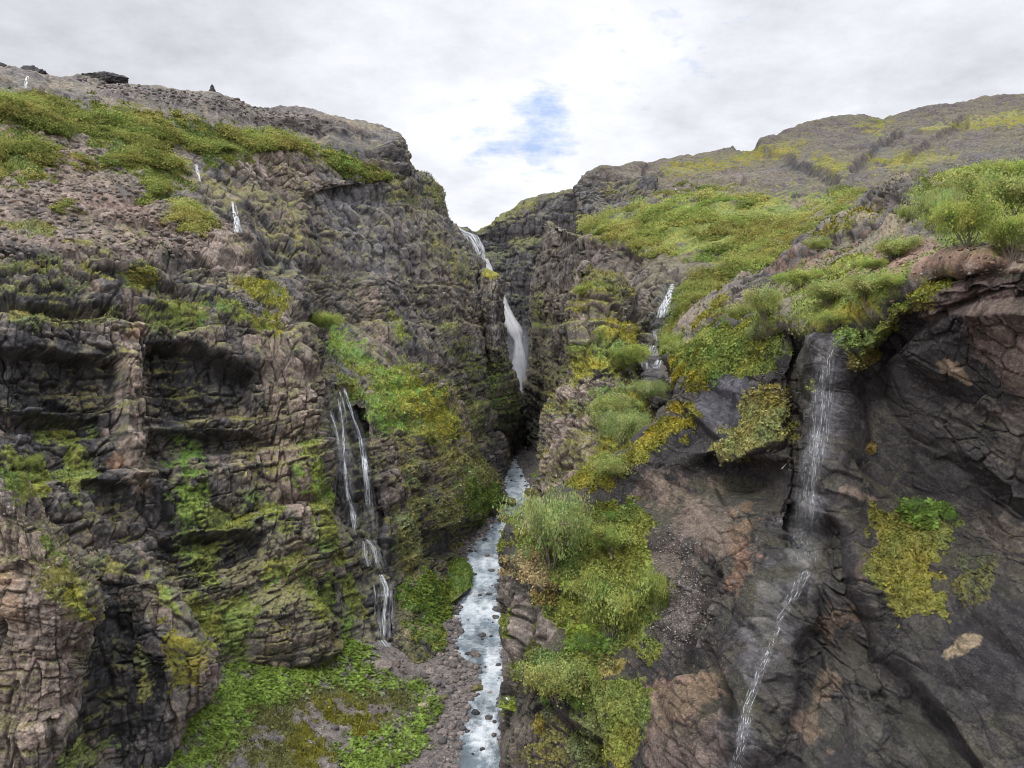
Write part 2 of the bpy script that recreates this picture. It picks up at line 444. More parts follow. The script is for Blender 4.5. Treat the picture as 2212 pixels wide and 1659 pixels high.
# ---- rock styles: displacement (m), tint (-1..1), crack (0..1)
def basalt(strata=1.0, blocks=1.0, T=(11., 4.), dip=.03, vert=2.0, butt=1.0):
    """stacked lava flows: undercut beds, upright columns cut by cross joints, broken angular blocks"""
    def f(G, wp, s, px, py):
        zz = G[..., 2]+dip*G[..., 0]+fbm(G/(s*6), 2, 3)*s*.5+.06*s*vnoise(G/(s*.9), 4)
        h = 0; bed = None; und = 0
        for k, Tk in enumerate(T):
            q = zz/Tk; i = np.floor(q); fr = q-i
            r0 = hsh(i, i*0, i*0, 40+k); r1 = hsh(i+1, i*0, i*0, 40+k)
            e = sstep(.86, 1.0, fr)
            local = .7+.6*vnoise(np.stack([G[..., 0]/(Tk*2.2), G[..., 1]/(Tk*2.2), i*3.3], -1), 45+k)
            prof = (-.34*sstep(.36, .08, fr)+.16*fr)*(1-e)-.34*e
            h = h+(r0+(r1-r0)*e-.5)*Tk*.24*strata+prof*Tk*.48*strata*local
            if k == 0: bed = i
        hc = hsh(bed, bed*0, bed*0, 47)
        tall = np.where(hc > .35, vert, .8)
        GW_ = G+np.stack([fbm(G/(s*1.1), 2, 53), fbm(G/(s*1.1), 2, 54), fbm(G/(s*1.1), 2, 55)], -1)*s*.13
        zw = zz+.12*s*fbm(G/(s*.8), 2, 56)+.25*(G[..., 0]-np.round(G[..., 0]/s)*s)*vnoise(G/(s*3), 57)
        def prism(w, o, seed, hk):
            # upright columns (cells in plan) cut into lengths at their own heights
            c2 = np.stack([GW_[..., 0]/w+o, GW_[..., 1]/w+bed*5.3, zz*0+.5], -1)
            r, _, e, _ = cells(c2, seed, .85)
            zl = zw/(w*hk*(.62+.4*(r+1)))+r*9.7; iz = np.floor(zl); fz = zl-iz
            ez = np.minimum(fz, 1-fz)*hk
            a1 = hsh(iz, np.floor((r+1)*5000), bed, seed+5); a2 = hsh(iz, np.floor((r+1)*5000), bed, seed+6); a3 = hsh(iz, np.floor((r+1)*5000), bed, seed+7)
            edge = np.minimum(e, ez*1.2)
            tl = (a2-.5)*(fz-.5)*hk*1.1
            return a1*2-1, tl, edge, a3*2-1
        a, ta, ea, ca = prism(s*.62, 0, 50, tall); b, tb, eb, cb = prism(s*.30, 7.7, 60, tall*.8); c, tc, ec = facets(np.stack([G[..., 0], G[..., 1], zz*.85], -1)/(s*.15)+3.1, 70)
        fb, fc = fine(s*.30), fine(s*.13)
        mixb = sstep(-.3, .3, vnoise(G/(s*1.6), 51))     # where the rock is shattered finer
        ka = sstep(.0, .13, ea); kb = sstep(.0, .15, eb)
        h = h+blocks*s*((.15*a+.16*ta)*ka+(.5+.5*mixb)*(.085*b+.09*tb)*kb*fb+.07*tc*0+.075*c*fc)
        crk = np.clip(sstep(.10, .02, ea)+.9*sstep(.11, .02, eb)*fb*(.4+.6*mixb), 0, 1)
        h = h-blocks*s*.11*sstep(.10, 0, ea)-blocks*s*.06*sstep(.11, 0, eb)*fb*(.4+.6*mixb)
        bu, btn, be = facets(np.stack([GW_[..., 0], GW_[..., 1], zz*.5], -1)/(s*2.1), 58, 2.4, .75)
        h = h+butt*s*1.0*bu+s*.3*fbm(G/(s*4.5), 2, 9)
        crk = np.maximum(crk, .8*butt*sstep(.08, 0, be))
        return h, np.clip(.55*ca+.5*cb+.25*tc, -1, 1), np.clip(crk+.35*sstep(.12, 0, ec)*fc, 0, 1)
    return f

def slope(amp=1.0):
    def f(G, wp, s, px, py):
        b, tb, eb, f1 = cells(wp/(s*.5), 80)
        c, tc, ec, g1 = cells(wp/(s*.16)+5, 90)
        h = amp*(s*.6*fbm(G/(s*4), 4, 8)+s*.10*np.maximum(b, 0)*(1-f1)+s*.05*(1-g1)*(c > 0)*fine(s*.16)+s*.12*fbm(G/s, 4, 6))
        return h, np.clip(.4*b+.5*c, -1, 1), sstep(.1, 0, eb)*.4
    return f

def tuff(amp=1.0):
    """massive dark face broken into flat slabs by slanting joints"""
    def f(G, wp, s, px, py):
        R = np.array([[.82, .0, -.57], [0, 1, 0], [.57, 0, .82]])
        q = G@R.T+.06*s*fbm(G/s, 2, 15)[..., None]
        a, ta, ea = facets(q/np.array([s*1.35, s*1.35, s*.8]), 100)
        b, tb, eb, _ = cells(q/np.array([s*.55, s*.55, s*.25])+2.2, 110, .95)
        c, tc, ec, _ = cells(q/np.array([s*.2, s*.2, s*.085])+9.2, 120, .95)
        d, td, ed, _ = cells(q/np.array([s*.09, s*.09, s*.04])+4.2, 125, .95)
        fb, fc, fd = fine(s*.26), fine(s*.10), fine(s*.06)
        rough = .25+.75*sstep(-.2, .3, fbm(G/(s*1.8), 2, 16)); r2 = .3+.7*sstep(-.2, .3, fbm(G/(s*.8), 2, 17))
        h = amp*s*(.6*fbm(G/(s*4), 2, 14)+.17*a+rough*((.03*b+.075*tb)*sstep(0, .1, eb)*fb+r2*((.018*c+.05*tc)*sstep(0, .14, ec)*fc+(.008*d+.02*td)*fd)))
        ck = np.clip(.6*sstep(.06, 0, ea)+rough*(.9*sstep(.07, .01, eb)*fb+.7*r2*sstep(.10, .01, ec)*fc), 0, 1)
        h = h-s*rough*(.035*sstep(.07, 0, eb)*fb+.014*r2*sstep(.1, 0, ec)*fc)
        return h, np.clip(.3*ta+.4*b+.45*c+.2*d, -1, 1), ck
    return f

def blend(fa, fb, spec):
    def f(G, wp, s, px, py):
        if spec[0] == 'e': d = ell(px, py, *spec[1:])
        elif spec[0] == 's': d = stroke(px, py, spec[1], spec[2])
        else: d = poly_d(px, py, spec[1], spec[2])
        t = sstep(1.4, .4, d+.5*fbm(G/(s*2), 3, 77))
        a, b = fa(G, wp, s, px, py), fb(G, wp, s, px, py)
        return tuple(x*(1-t)+y*t for x, y in zip(a, b))
    return f

# ================================================================== LANDFORMS
E = lambda *a: ('e',)+a
S_ = lambda w, *pts: ('s', pts, w)
PG = lambda soft, *pts: ('p', pts, soft)

def back(rows, dd=45, dpy=4):
    return [[(x, y+dpy, d+dd) for x, y, d in rows[0]]]+rows

# --- left wall: hillside terrace above, stacked basalt flows below
L1 = [
 [(-250,122,215),(0,156,225),(120,169,235),(300,194,245),(460,210,260),(600,240,275),(735,258,295),(855,292,315),(872,320,360)],
 [(-250,190,208),(0,190,215),(120,205,222),(300,225,232),(460,250,248),(600,275,268),(735,305,288),(868,335,305),(886,365,360)],
 [(-250,300,190),(0,300,195),(130,290,205),(300,300,215),(440,320,228),(600,312,250),(735,350,272),(875,385,300),(888,395,360)],
 [(-250,420,170),(0,420,174),(130,400,182),(300,410,192),(430,400,205),(540,400,220),(600,400,232),(680,420,246),(720,440,280)],
 [(-250,520,158),(0,515,160),(150,500,166),(300,500,174),(430,500,184),(500,480,192),(590,490,212),(660,500,225),(700,520,260)],
 [(-250,580,150),(0,570,152),(150,560,156),(300,560,163),(430,560,170),(535,580,176),(600,590,190),(650,600,200),(700,610,240)],
 [(-250,680,142),(0,670,143),(150,680,147),(300,690,152),(430,690,158),(560,690,164),(620,690,168),(665,700,176),(705,710,215)],
 [(-250,850,136),(0,850,137),(150,860,141),(300,860,146),(430,870,150),(570,870,154),(650,870,157),(700,870,166),(712,870,205)],
 [(-250,1050,128),(0,1050,129),(150,1050,133),(300,1050,139),(430,1060,143),(570,1060,147),(660,1060,150),(720,1050,158),(735,1050,200)],
 [(-250,1250,120),(0,1250,121),(150,1250,125),(300,1250,130),(430,1260,134),(570,1260,138),(660,1260,141),(715,1240,150),(740,1230,190)],
 [(-250,1480,112),(0,1480,113),(150,1480,116),(300,1470,121),(430,1460,126),(560,1460,131),(650,1460,135),(705,1460,142),(730,1460,180)],
 [(-250,1700,106),(0,1700,107),(150,1700,110),(300,1700,114),(430,1660,120),(560,1620,124),(650,1600,128),(705,1560,136),(730,1560,170)],
]
L1 = [[(x, y, d-16*max(0, min(1, 1-x/600))) for x, y, d in r] for r in L1]
paint_L1 = [
 # scree and soil of the terrace
 ('rock', PG(25, (-300,150),(120,160),(460,205),(735,262),(860,300),(700,300),(500,250),(300,215),(0,200)), .8, GREY),
 ('rock', PG(30, (-300,240),(60,235),(200,300),(330,420),(470,520),(420,560),(200,520),(-300,500)), .95, SCREE),
 ('rock', PG(20, (170,300),(330,400),(300,440),(180,370)), .6, GREY),
 ('rock', E(150,520,150,30,8), .6, SCREE),
 ('rock', E(300,470,120,25,20), .6, np.array([.27,.19,.15])),
 # dark wet flows; shade under the overhangs is put into the colour too
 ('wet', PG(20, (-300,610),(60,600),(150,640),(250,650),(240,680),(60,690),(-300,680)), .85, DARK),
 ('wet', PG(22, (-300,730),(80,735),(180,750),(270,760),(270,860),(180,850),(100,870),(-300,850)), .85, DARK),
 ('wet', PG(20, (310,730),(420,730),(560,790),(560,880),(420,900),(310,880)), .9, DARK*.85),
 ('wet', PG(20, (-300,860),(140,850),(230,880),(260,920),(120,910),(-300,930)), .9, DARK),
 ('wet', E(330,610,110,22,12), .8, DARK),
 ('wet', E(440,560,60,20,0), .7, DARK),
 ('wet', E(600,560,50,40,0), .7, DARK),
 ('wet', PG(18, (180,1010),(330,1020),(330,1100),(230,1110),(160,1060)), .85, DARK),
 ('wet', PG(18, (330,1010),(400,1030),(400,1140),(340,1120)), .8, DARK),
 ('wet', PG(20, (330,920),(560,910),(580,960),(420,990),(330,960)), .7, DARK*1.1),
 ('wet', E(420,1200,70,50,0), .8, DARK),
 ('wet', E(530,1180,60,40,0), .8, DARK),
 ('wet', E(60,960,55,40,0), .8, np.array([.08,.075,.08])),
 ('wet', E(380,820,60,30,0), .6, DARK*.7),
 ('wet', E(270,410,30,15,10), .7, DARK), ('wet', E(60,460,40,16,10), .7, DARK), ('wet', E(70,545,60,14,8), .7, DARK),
 # pale weathered columns and faces
 ('rock', S_(20, (272,770),(290,850),(290,960),(305,1050),(300,1010)), .95, TAN*1.02),
 ('rock', S_(14, (298,620),(300,720)), .9, TAN*.95),
 ('rock', PG(22, (540,700),(620,690),(670,770),(690,860),(690,980),(720,1080),(600,1090),(560,960),(580,860)), .95, TAN*.98),
 ('rock', PG(20, (560,960),(680,960),(700,1100),(640,1130),(570,1080)), .9, np.array([.28,.215,.18])),
 ('rock', PG(16, (510,490),(545,520),(545,600),(500,590),(440,560),(380,520)), .9, TAN*.95),
 ('rock', PG(20, (500,320),(650,320),(700,400),(640,420),(520,370)), .8, TAN*.9),
 ('rock', E(290,715,20,18,0), .8, np.array([.30,.19,.13])), ('rock', E(250,1000,18,14,0), .8, np.array([.33,.2,.13])),
 ('lichen', PG(20, (510,610),(640,690),(690,780),(640,800),(560,720),(500,650)), 1, None),
 # moss and grass
 ('moss', PG(14, (500,610),(560,600),(620,650),(590,660),(540,630)), .95, MOSS),
 ('moss', S_(10, (555,690),(600,715)), 1, MOSS), ('moss', S_(12, (480,660),(560,700)), .8, GRASS),
 ('grass', PG(16, (310,660),(430,650),(470,690),(380,720),(330,700)), .8, GRASS*.9),
 ('moss', PG(14, (20,665),(250,670),(250,690),(20,700)), .8, OLIVE*1.1),
 ('moss', S_(14, (0,620),(180,615)), .6, OLIVE), ('moss', S_(10, (180,580),(330,590)), .7, MOSS*.8),
 ('moss', E(60,490,60,16,6), .9, OLIVE), ('moss', S_(10, (0,580),(120,570)), .8, OLIVE),
 ('grass', E(310,600,35,28,10), 1, GRASS), ('grass', E(390,670,50,22,20), .9, GRASS*.9),
 ('grass', S_(26, (140,940),(150,980),(160,1020)), .9, GRASS*1.05), ('grass', S_(24, (390,980),(400,1040),(410,1080)), 1, LUSH*1.1),
 ('grass', S_(22, (560,1080),(620,1150),(640,1180)), .7, GRASS), ('grass', E(500,1130,60,40,20), .8, GRASS*.95),
 ('grass', PG(16, (20,980),(90,1000),(110,1060),(60,1100),(30,1040)), 1, GRASS), 
 ('grass', S_(24, (660,960),(690,1040),(715,1100)), .9, GRASS), ('grass', S_(20, (680,1020),(725,1090),(720,1160)), 1, LUSH*1.15),
 ('grass', PG(20, (540,1230),(640,1180),(700,1260),(660,1270),(560,1290)), 1, GRASS*1.1),
 ('grass', PG(22, (390,1290),(540,1270),(560,1400),(500,1440),(420,1380)), 1, GRASS),
 ('grass', S_(18, (440,1230),(470,1280)), .8, GRASS), ('grass', E(430,1200,45,40,30), .8, GRASS),
 ('moss', E(650,1220,60,40,0), .6, OLIVE), ('moss', PG(20, (200,1190),(400,1240),(400,1340),(250,1280)), .5, OLIVE),
 ('grass', E(720,1150,40,60,0), .9, GRASS), ('moss', E(700,1290,40,60,0), .8, GRASS),
 # soft green of the brushwood floor
 ('grass', PG(20, (-300,200),(60,215),(250,235),(430,270),(560,300),(660,315),(600,320),(470,340),(400,310),(200,290),(-300,270)), 1, GRASS*.75),
 ('grass', PG(18, (180,290),(300,300),(400,360),(410,400),(330,410),(230,350)), 1, GRASS*.75),
 ('grass', PG(20, (-300,280),(60,280),(120,330),(100,390),(-300,380)), 1, GRASS*.75),
 ('grass', PG(12, (640,310),(760,345),(850,390),(820,395),(720,360)), 1, GRASS*.85),
]
dents_L1 = [
 (PG(22, (-300,600),(150,640),(250,650),(240,685),(-300,690)), 2.6),
 (PG(24, (-300,745),(180,760),(270,770),(265,870),(-300,870)), 3.5),
 (PG(24, (315,740),(420,740),(555,800),(555,890),(420,900),(315,890)), 4.5),
 (PG(20, (-300,870),(230,890),(250,930),(-300,940)), 3.0),
 (PG(22, (330,920),(580,930),(560,1000),(330,1000)), 2.5),
 (PG(22, (180,1040),(340,1040),(400,1140),(220,1120)), 3.0),
 (PG(22, (330,1150),(580,1150),(560,1230),(350,1240)), 4.0),
 (E(340,610,120,25,12), 2.5), (E(600,560,50,45,0), 1.5),
 (PG(20, (700,270),(860,310),(880,380),(800,360),(700,330)), -3.0),
 (E(290,900,26,160,-4), -3.5), (PG(25, (590,690),(690,780),(700,1080),(600,1080)), -2.0),
 (E(620,1360,95,85,0), -5.0),
]
scree_zone = PG(20, (-400,60),(1000,60),(900,280),(780,350),(640,310),(480,330),(420,400),(400,470),(330,500),(200,535),(-400,535))
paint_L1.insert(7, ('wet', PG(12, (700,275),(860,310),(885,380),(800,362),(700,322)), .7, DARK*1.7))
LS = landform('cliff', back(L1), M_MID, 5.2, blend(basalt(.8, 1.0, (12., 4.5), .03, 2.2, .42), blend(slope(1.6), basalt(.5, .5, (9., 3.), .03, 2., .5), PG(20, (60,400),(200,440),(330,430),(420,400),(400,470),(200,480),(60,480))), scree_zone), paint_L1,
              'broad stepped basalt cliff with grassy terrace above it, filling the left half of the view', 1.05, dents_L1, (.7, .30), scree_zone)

# --- nearest spur at lower left
L0 = [
 [(-250,930,88),(-60,960,88),(0,985,88),(35,1030,89),(60,1080,90),(70,1090,104)],
 [(-250,1050,86),(-60,1050,86),(20,1060,86),(70,1100,87),(110,1150,88),(125,1150,104)],
 [(-250,1170,84),(-60,1170,84),(40,1180,84),(110,1200,85),(165,1230,87),(180,1230,104)],
 [(-250,1300,82),(-60,1300,82),(60,1300,82),(150,1300,83),(210,1310,86),(222,1310,104)],
 [(-250,1420,81),(-60,1420,81),(50,1420,81),(120,1420,82),(176,1420,86),(182,1420,104)],
 [(-250,1540,80),(-60,1540,80),(30,1540,80),(90,1540,81),(155,1530,85),(160,1530,104)],
 [(-250,1720,79),(-60,1720,79),(10,1720,79),(50,1720,80),(98,1700,84),(100,1700,104)],
]
paint_L0 = [
 ('rock', PG(30, (-300,1080),(60,1100),(130,1250),(170,1420),(110,1620),(60,1720),(-300,1720)), .75, TAN*.95),
 ('grass', PG(14, (-10,985),(40,1020),(70,1090),(40,1090)), 1, GRASS), ('lichen', E(20,1080,60,60,0), 1, None),
 ('grass', PG(14, (60,1110),(110,1170),(150,1230),(110,1220)), 1, GRASS*1.1),
 ('moss', PG(16, (75,1210),(170,1240),(210,1310),(180,1350),(140,1310),(90,1260)), .95, OLIVE*1.15),
 ('moss', S_(14, (160,1280),(200,1340)), 1, MOSS),
 ('rock', E(20,1310,28,26,0), .8, np.array([.36,.25,.17])), ('rock', E(10,1250,24,20,0), .8, np.array([.3,.2,.15])),
 ('rock', E(90,1440,60,25,-10), .5, np.array([.30,.23,.2])),
]
L0S = landform('cliff', L0, M_MID, 3.6, basalt(.4, .95, (9., 3.), .03, 2.0, .45), paint_L0,
               'near tan basalt spur with mossy ledges at the lower left corner', 1.2,
               [(E(40,1230,40,20,0), 1.0)], (.5, .35))
# --- second spur with a dark alcove
L0b = [
 [(60,1150,108),(190,1190,108),(260,1190,108),(330,1225,109),(362,1270,110),(378,1280,128)],
 [(80,1250,100),(200,1250,104),(270,1250,105),(350,1270,106),(398,1325,108),(408,1330,126)],
 [(90,1330,95),(200,1330,101),(270,1330,104),(360,1340,104),(446,1385,106),(454,1386,124)],
 [(100,1430,92),(190,1430,98),(270,1430,101),(360,1430,101),(454,1440,104),(461,1440,122)],
 [(100,1520,90),(180,1520,95),(260,1530,99),(340,1520,101),(446,1505,103),(453,1505,120)],
 [(90,1640,88),(170,1640,92),(240,1640,97),(300,1620,99),(385,1580,102),(420,1570,118)],
 [(60,1740,86),(150,1740,90),(220,1740,95),(270,1730,98),(360,1700,100),(380,1690,118)],
]
paint_L0b = [
 ('wet', PG(20, (180,1300),(290,1310),(300,1400),(350,1440),(330,1540),(260,1600),(180,1660),(120,1660),(160,1500)), .92, DARK*.7),  # alcove shade painted into the dark basalt colour
 ('rock', E(350,1320,55,28,15), .7, TAN*.9), ('rock', E(440,1440,30,50,0), .7, np.array([.2,.15,.13])),
 ('grass', PG(16, (310,1230),(375,1280),(400,1340),(350,1300)), 1, GRASS*1.1),
 ('moss', PG(18, (365,1340),(460,1390),(420,1480),(380,1480),(360,1400)), .9, MOSS*.72),
 ('moss', S_(10, (300,1400),(320,1500)), .8, OLIVE*1.2), ('grass', S_(24, (150,1640),(190,1620)), .9, GRASS),
 ('moss', E(230,1220,50,20,10), .7, OLIVE),
]
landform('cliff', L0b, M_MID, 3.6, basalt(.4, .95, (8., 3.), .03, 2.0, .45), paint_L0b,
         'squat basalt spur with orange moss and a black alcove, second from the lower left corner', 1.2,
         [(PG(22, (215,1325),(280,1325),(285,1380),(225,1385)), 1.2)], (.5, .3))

# --- back left wall running into the gorge
L2 = [
 [(560,330,260),(640,340,265),(740,350,278),(830,372,292),(880,385,300),(905,380,318),(930,390,335),(946,412,352),(950,420,420)],
 [(560,400,245),(640,400,250),(740,420,262),(830,440,278),(880,440,290),(920,430,312),(950,440,335),(963,455,352),(966,470,420)],
 [(560,500,228),(640,500,235),(740,510,248),(830,520,262),(890,510,278),(940,500,302),(970,495,325),(990,505,345),(996,510,420)],
 [(560,600,212),(650,600,222),(740,600,236),(830,600,250),(900,590,268),(960,575,292),(1005,565,318),(1036,570,340),(1042,575,420)],
 [(560,700,198),(660,700,208),(740,700,222),(830,700,238),(910,690,256),(980,680,282),(1030,680,305),(1062,680,330),(1070,680,400)],
 [(560,820,185),(670,820,190),(750,820,197),(840,830,215),(920,820,243),(990,820,270),(1045,820,296),(1085,820,325),(1095,820,400)],
 [(560,1000,175),(690,1000,167),(760,1000,170),(850,1000,190),(930,1000,232),(1000,1000,262),(1060,990,290),(1100,985,330),(1110,980,400)],
 [(560,1200,160),(700,1200,154),(770,1200,157),(850,1200,172),(930,1150,225),(1000,1130,250),(1050,1110,275),(1080,1100,310),(1090,1100,380)],
 [(560,1420,142),(710,1420,146),(770,1425,149),(850,1430,154),(930,1330,200),(1000,1230,235),(1050,1190,262),(1070,1180,290),(1080,1180,360)],
 [(560,1560,135),(710,1560,144),(770,1560,150),(850,1560,155),(930,1480,180),(1000,1380,210),(1050,1280,240),(1070,1280,270),(1080,1280,340)],
]
paint_L2 = [
 ('rock', PG(25, (700,420),(790,440),(830,560),(820,680),(900,740),(760,640),(720,520)), .6, np.array([.15,.145,.15])),
 ('wet', PG(16, (815,290),(885,330),(885,390),(800,370)), .6, DARK*1.6),
 ('wet', PG(18, (705,840),(790,870),(830,1000),(830,1250),(860,1420),(800,1420),(760,1200),(720,1000)), .95, np.array([.065,.06,.062])),
 ('wet', PG(14, (700,660),(760,680),(790,760),(740,760)), .5, DARK*1.6), ('rock', S_(24, (800,640),(830,760)), .9, TAN*.85),
 ('rock', S_(30, (950,600),(1010,700)), .6, TAN*.75),
 ('grass', PG(14, (650,690),(720,690),(760,740),(820,770),(800,790),(720,770),(660,720)), 1, LUSH*1.15),
 ('grass', S_(14, (840,680),(870,720)), .9, GRASS), ('grass', S_(16, (930,410),(950,430)), .8, OLIVE),
 ('moss', S_(16, (860,410),(900,430)), .8, OLIVE), ('moss', S_(22, (940,520),(1010,600)), .6, OLIVE),
 ('moss', PG(22, (860,780),(960,800),(1060,860),(1050,960),(980,900)), .8, OLIVE), ('grass', S_(30, (1000,760),(1060,860)), .7, GRASS*.7),
 ('grass', S_(24, (920,640),(960,700)), .5, OLIVE), ('moss', S_(18, (850,560),(900,640)), .4, OLIVE),
 ('grass', S_(22, (690,1120),(730,1200),(760,1300)), .9, GRASS), ('grass', E(720,1370,40,40,0), 1, LUSH),
]
L2S = landform('cliff', back(L2, 60), M_FAR, 5.5, basalt(.4, .95, (14., 5.5), .03, 3.0, .45), paint_L2,
               'tall grey basalt wall receding into the gorge, left of the main waterfall', 1.2,
               [], (.5, .40), base_cols=(np.array([.15,.137,.132]), np.array([.225,.19,.165]), np.array([.065,.06,.062])))

# --- mossy buttress
L3 = [
 [(690,730,212),(720,775,205),(790,790,212),(870,790,222),(930,800,238),(975,850,255),(1010,900,272),(1030,960,290),(1040,990,330)],
 [(715,830,192),(740,835,190),(800,850,198),(870,860,208),(930,880,222),(975,920,240),(1020,960,258),(1045,1000,275),(1060,1010,320)],
 [(785,880,195),(790,885,182),(830,930,188),(880,950,198),(935,960,212),(990,985,230),(1040,1020,252),(1074,1030,275),(1077,1040,320)],
 [(800,1000,192),(805,1000,176),(840,1010,182),(890,1020,190),(940,1040,205),(1000,1050,222),(1050,1060,245),(1086,1070,268),(1090,1075,310)],
 [(825,1130,185),(830,1130,170),(850,1130,174),(890,1130,182),(940,1130,196),(1000,1120,214),(1046,1110,238),(1080,1105,262),(1086,1105,300)],
 [(820,1250,178),(825,1250,164),(850,1250,168),(895,1220,176),(940,1200,192),(985,1190,210),(1030,1170,234),(1065,1150,258),(1080,1130,290)],
 [(810,1420,168),(815,1420,158),(860,1410,162),(900,1380,170),(940,1320,186),(985,1250,206),(1010,1200,230),(1050,1160,255),(1075,1140,285)],
 [(800,1500,164),(815,1500,154),(860,1490,158),(900,1460,166),(940,1400,182),(985,1330,200),(1010,1280,224),(1050,1240,250),(1075,1220,280)],
]
paint_L3 = [
 ('wet', PG(20, (900,1080),(1100,1060),(1080,1140),(1000,1210),(900,1240),(880,1180)), .8, DARK*.9),
 ('wet', PG(16, (830,1020),(860,1140),(850,1320),(820,1400),(800,1300)), .6, DARK*1.1),
 ('rock', S_(20, (850,960),(870,1060)), .7, TAN*.75), ('rock', E(950,850,40,24,20), .7, np.array([.2,.15,.12])), ('rock', E(1000,900,40,18,20), .7, np.array([.2,.15,.12])),
 ('grass', PG(16, (700,770),(860,785),(960,850),(990,930),(960,960),(880,950),(800,890),(730,830)), 1, GRASS*1.15),
 ('moss', PG(16, (860,800),(960,870),(985,940),(930,965),(900,900),(850,850)), .95, MOSS*.95),
 ('lush', S_(18, (780,900),(860,920)), .8, LUSH*1.2), ('lush', S_(20, (830,800),(880,840)), .7, LUSH*1.2),
 ('moss', PG(20, (930,960),(1040,980),(1080,1030),(1060,1060),(980,1020)), 1, OLIVE*1.0),
 ('lush', PG(18, (1000,1040),(1080,1050),(1090,1100),(1020,1130),(980,1080)), 1, LUSH*.75),
 ('moss', PG(16, (920,1080),(1000,1090),(1010,1140),(940,1150)), .95, OLIVE),
 ('moss', PG(14, (855,1110),(905,1115),(915,1240),(880,1330),(860,1240)), .9, OLIVE*1.1),
 ('moss', S_(16, (885,1000),(900,1100)), .7, OLIVE), ('moss', S_(16, (950,1000),(990,1060)), .7, OLIVE),
]
L3S = landform('cliff', back(L3, 10, -4), M_MID, 4.6, basalt(.6, .9, (9., 3.6), .03, 2.2, .45), paint_L3,
               'mossy green buttress standing over the river bend, right of the twin threads of water', 1.1,
               [(PG(20, (920,1150),(1060,1120),(1040,1170),(960,1210),(920,1220)), 2.0), (E(930,1040,30,14,0), 2.0)], (.8, .22))

LB = [
 [(850,1275,166),(880,1250,170),(920,1225,178),(955,1240,186),(985,1262,193),(990,1290,190)],
 [(845,1310,163),(880,1300,163),(920,1290,169),(960,1300,176),(988,1320,182),(994,1340,178)],
 [(850,1350,159),(885,1345,158),(925,1345,162),(960,1350,168),(992,1370,174),(998,1390,170)],
 [(860,1385,156),(885,1385,153),(920,1390,156),(955,1395,160),(985,1405,165),(992,1420,160)],
 [(870,1430,151),(890,1432,149),(920,1435,150),(950,1438,153),(980,1440,157),(990,1450,152)],
]
paint_LB = [('lush', PG(14, (850,1270),(930,1230),(990,1260),(995,1370),(930,1360),(870,1350)), 1, LUSH*.85), ('grass', PG(14, (880,1350),(990,1360),(985,1410),(930,1415),(880,1390)), 1, GRASS),
            ('wet', PG(12, (850,1370),(900,1385),(960,1420),(960,1450),(850,1450)), .9, DARK*1.3), ('wet', E(880,1330,30,12,0), .8, DARK)]
LBS = landform('bank', LB, M_MID, 3.0, basalt(.3, .5, (5., 2.), .03, 2., .5), paint_LB, 'low green mound at the water edge under the mossy buttress', 1.1, (), (.5, .3), None, 'bank')
GM = [[(968,1225,196),(985,1205,205),(1002,1205,209),(1016,1222,206),(1018,1235,214)],[(968,1245,190),(985,1230,196),(1002,1230,199),(1016,1240,198),(1018,1250,208)],[(970,1275,184),(985,1268,187),(1000,1262,190),(1014,1256,194),(1016,1262,204)],[(975,1300,178),(988,1292,181),(1000,1282,185),(1012,1272,190),(1015,1276,200)]]
LBS2 = landform('bank', GM, M_MID, 2.5, slope(.6), [('lush', E(990,1245,60,60,0), 1, LUSH*.8)], 'small grassy hummock in the shade by the river bend', 1.1, (), (.5, .3), None, 'bank')
# --- slim pillar and dark foot beside the main fall
L4 = [
 [(1020,580,335),(1039,585,322),(1062,590,318),(1081,600,322),(1084,605,365)],
 [(1020,650,325),(1036,650,315),(1062,655,308),(1080,655,315),(1083,655,360)],
 [(1025,740,318),(1045,740,310),(1070,740,302),(1087,740,312),(1090,740,360)],
 [(1030,800,310),(1055,800,305),(1080,800,305),(1102,805,320),(1108,805,370)],
 [(1020,880,300),(1060,880,300),(1095,870,310),(1126,862,345),(1130,865,390)],
 [(1010,940,295),(1060,940,300),(1100,930,320),(1132,905,355),(1136,900,400)],
 [(1010,1000,290),(1060,985,305),(1100,975,340),(1126,962,368),(1134,960,410)],
 [(1010,1080,280),(1060,1050,295),(1100,1020,330),(1126,1000,358),(1134,1000,400)],
]
paint_L4 = [
 ('moss', E(1060,590,22,10,0), 1, MOSS*.8), ('wet', PG(14, (1040,640),(1085,640),(1095,740),(1040,740)), .6, np.array([.09,.085,.09])),
 ('moss', PG(18, (1030,740),(1090,770),(1130,870),(1130,960),(1050,980),(1030,860)), .75, LUSH*.6),
 ('wet', PG(14, (1090,890),(1135,890),(1130,960),(1060,985),(1050,950)), .8, DARK*.7),
 ('lush', S_(14, (1060,820),(1110,880)), .7, LUSH*.8),
]
landform('cliff', back(L4, 30), M_FAR, 4.5, basalt(.4, .8, (10., 4.), .03, 2.5, .3), paint_L4,
         'slim basalt pillar with mossy foot just left of the main waterfall', 1.1, (), (.6, .35))

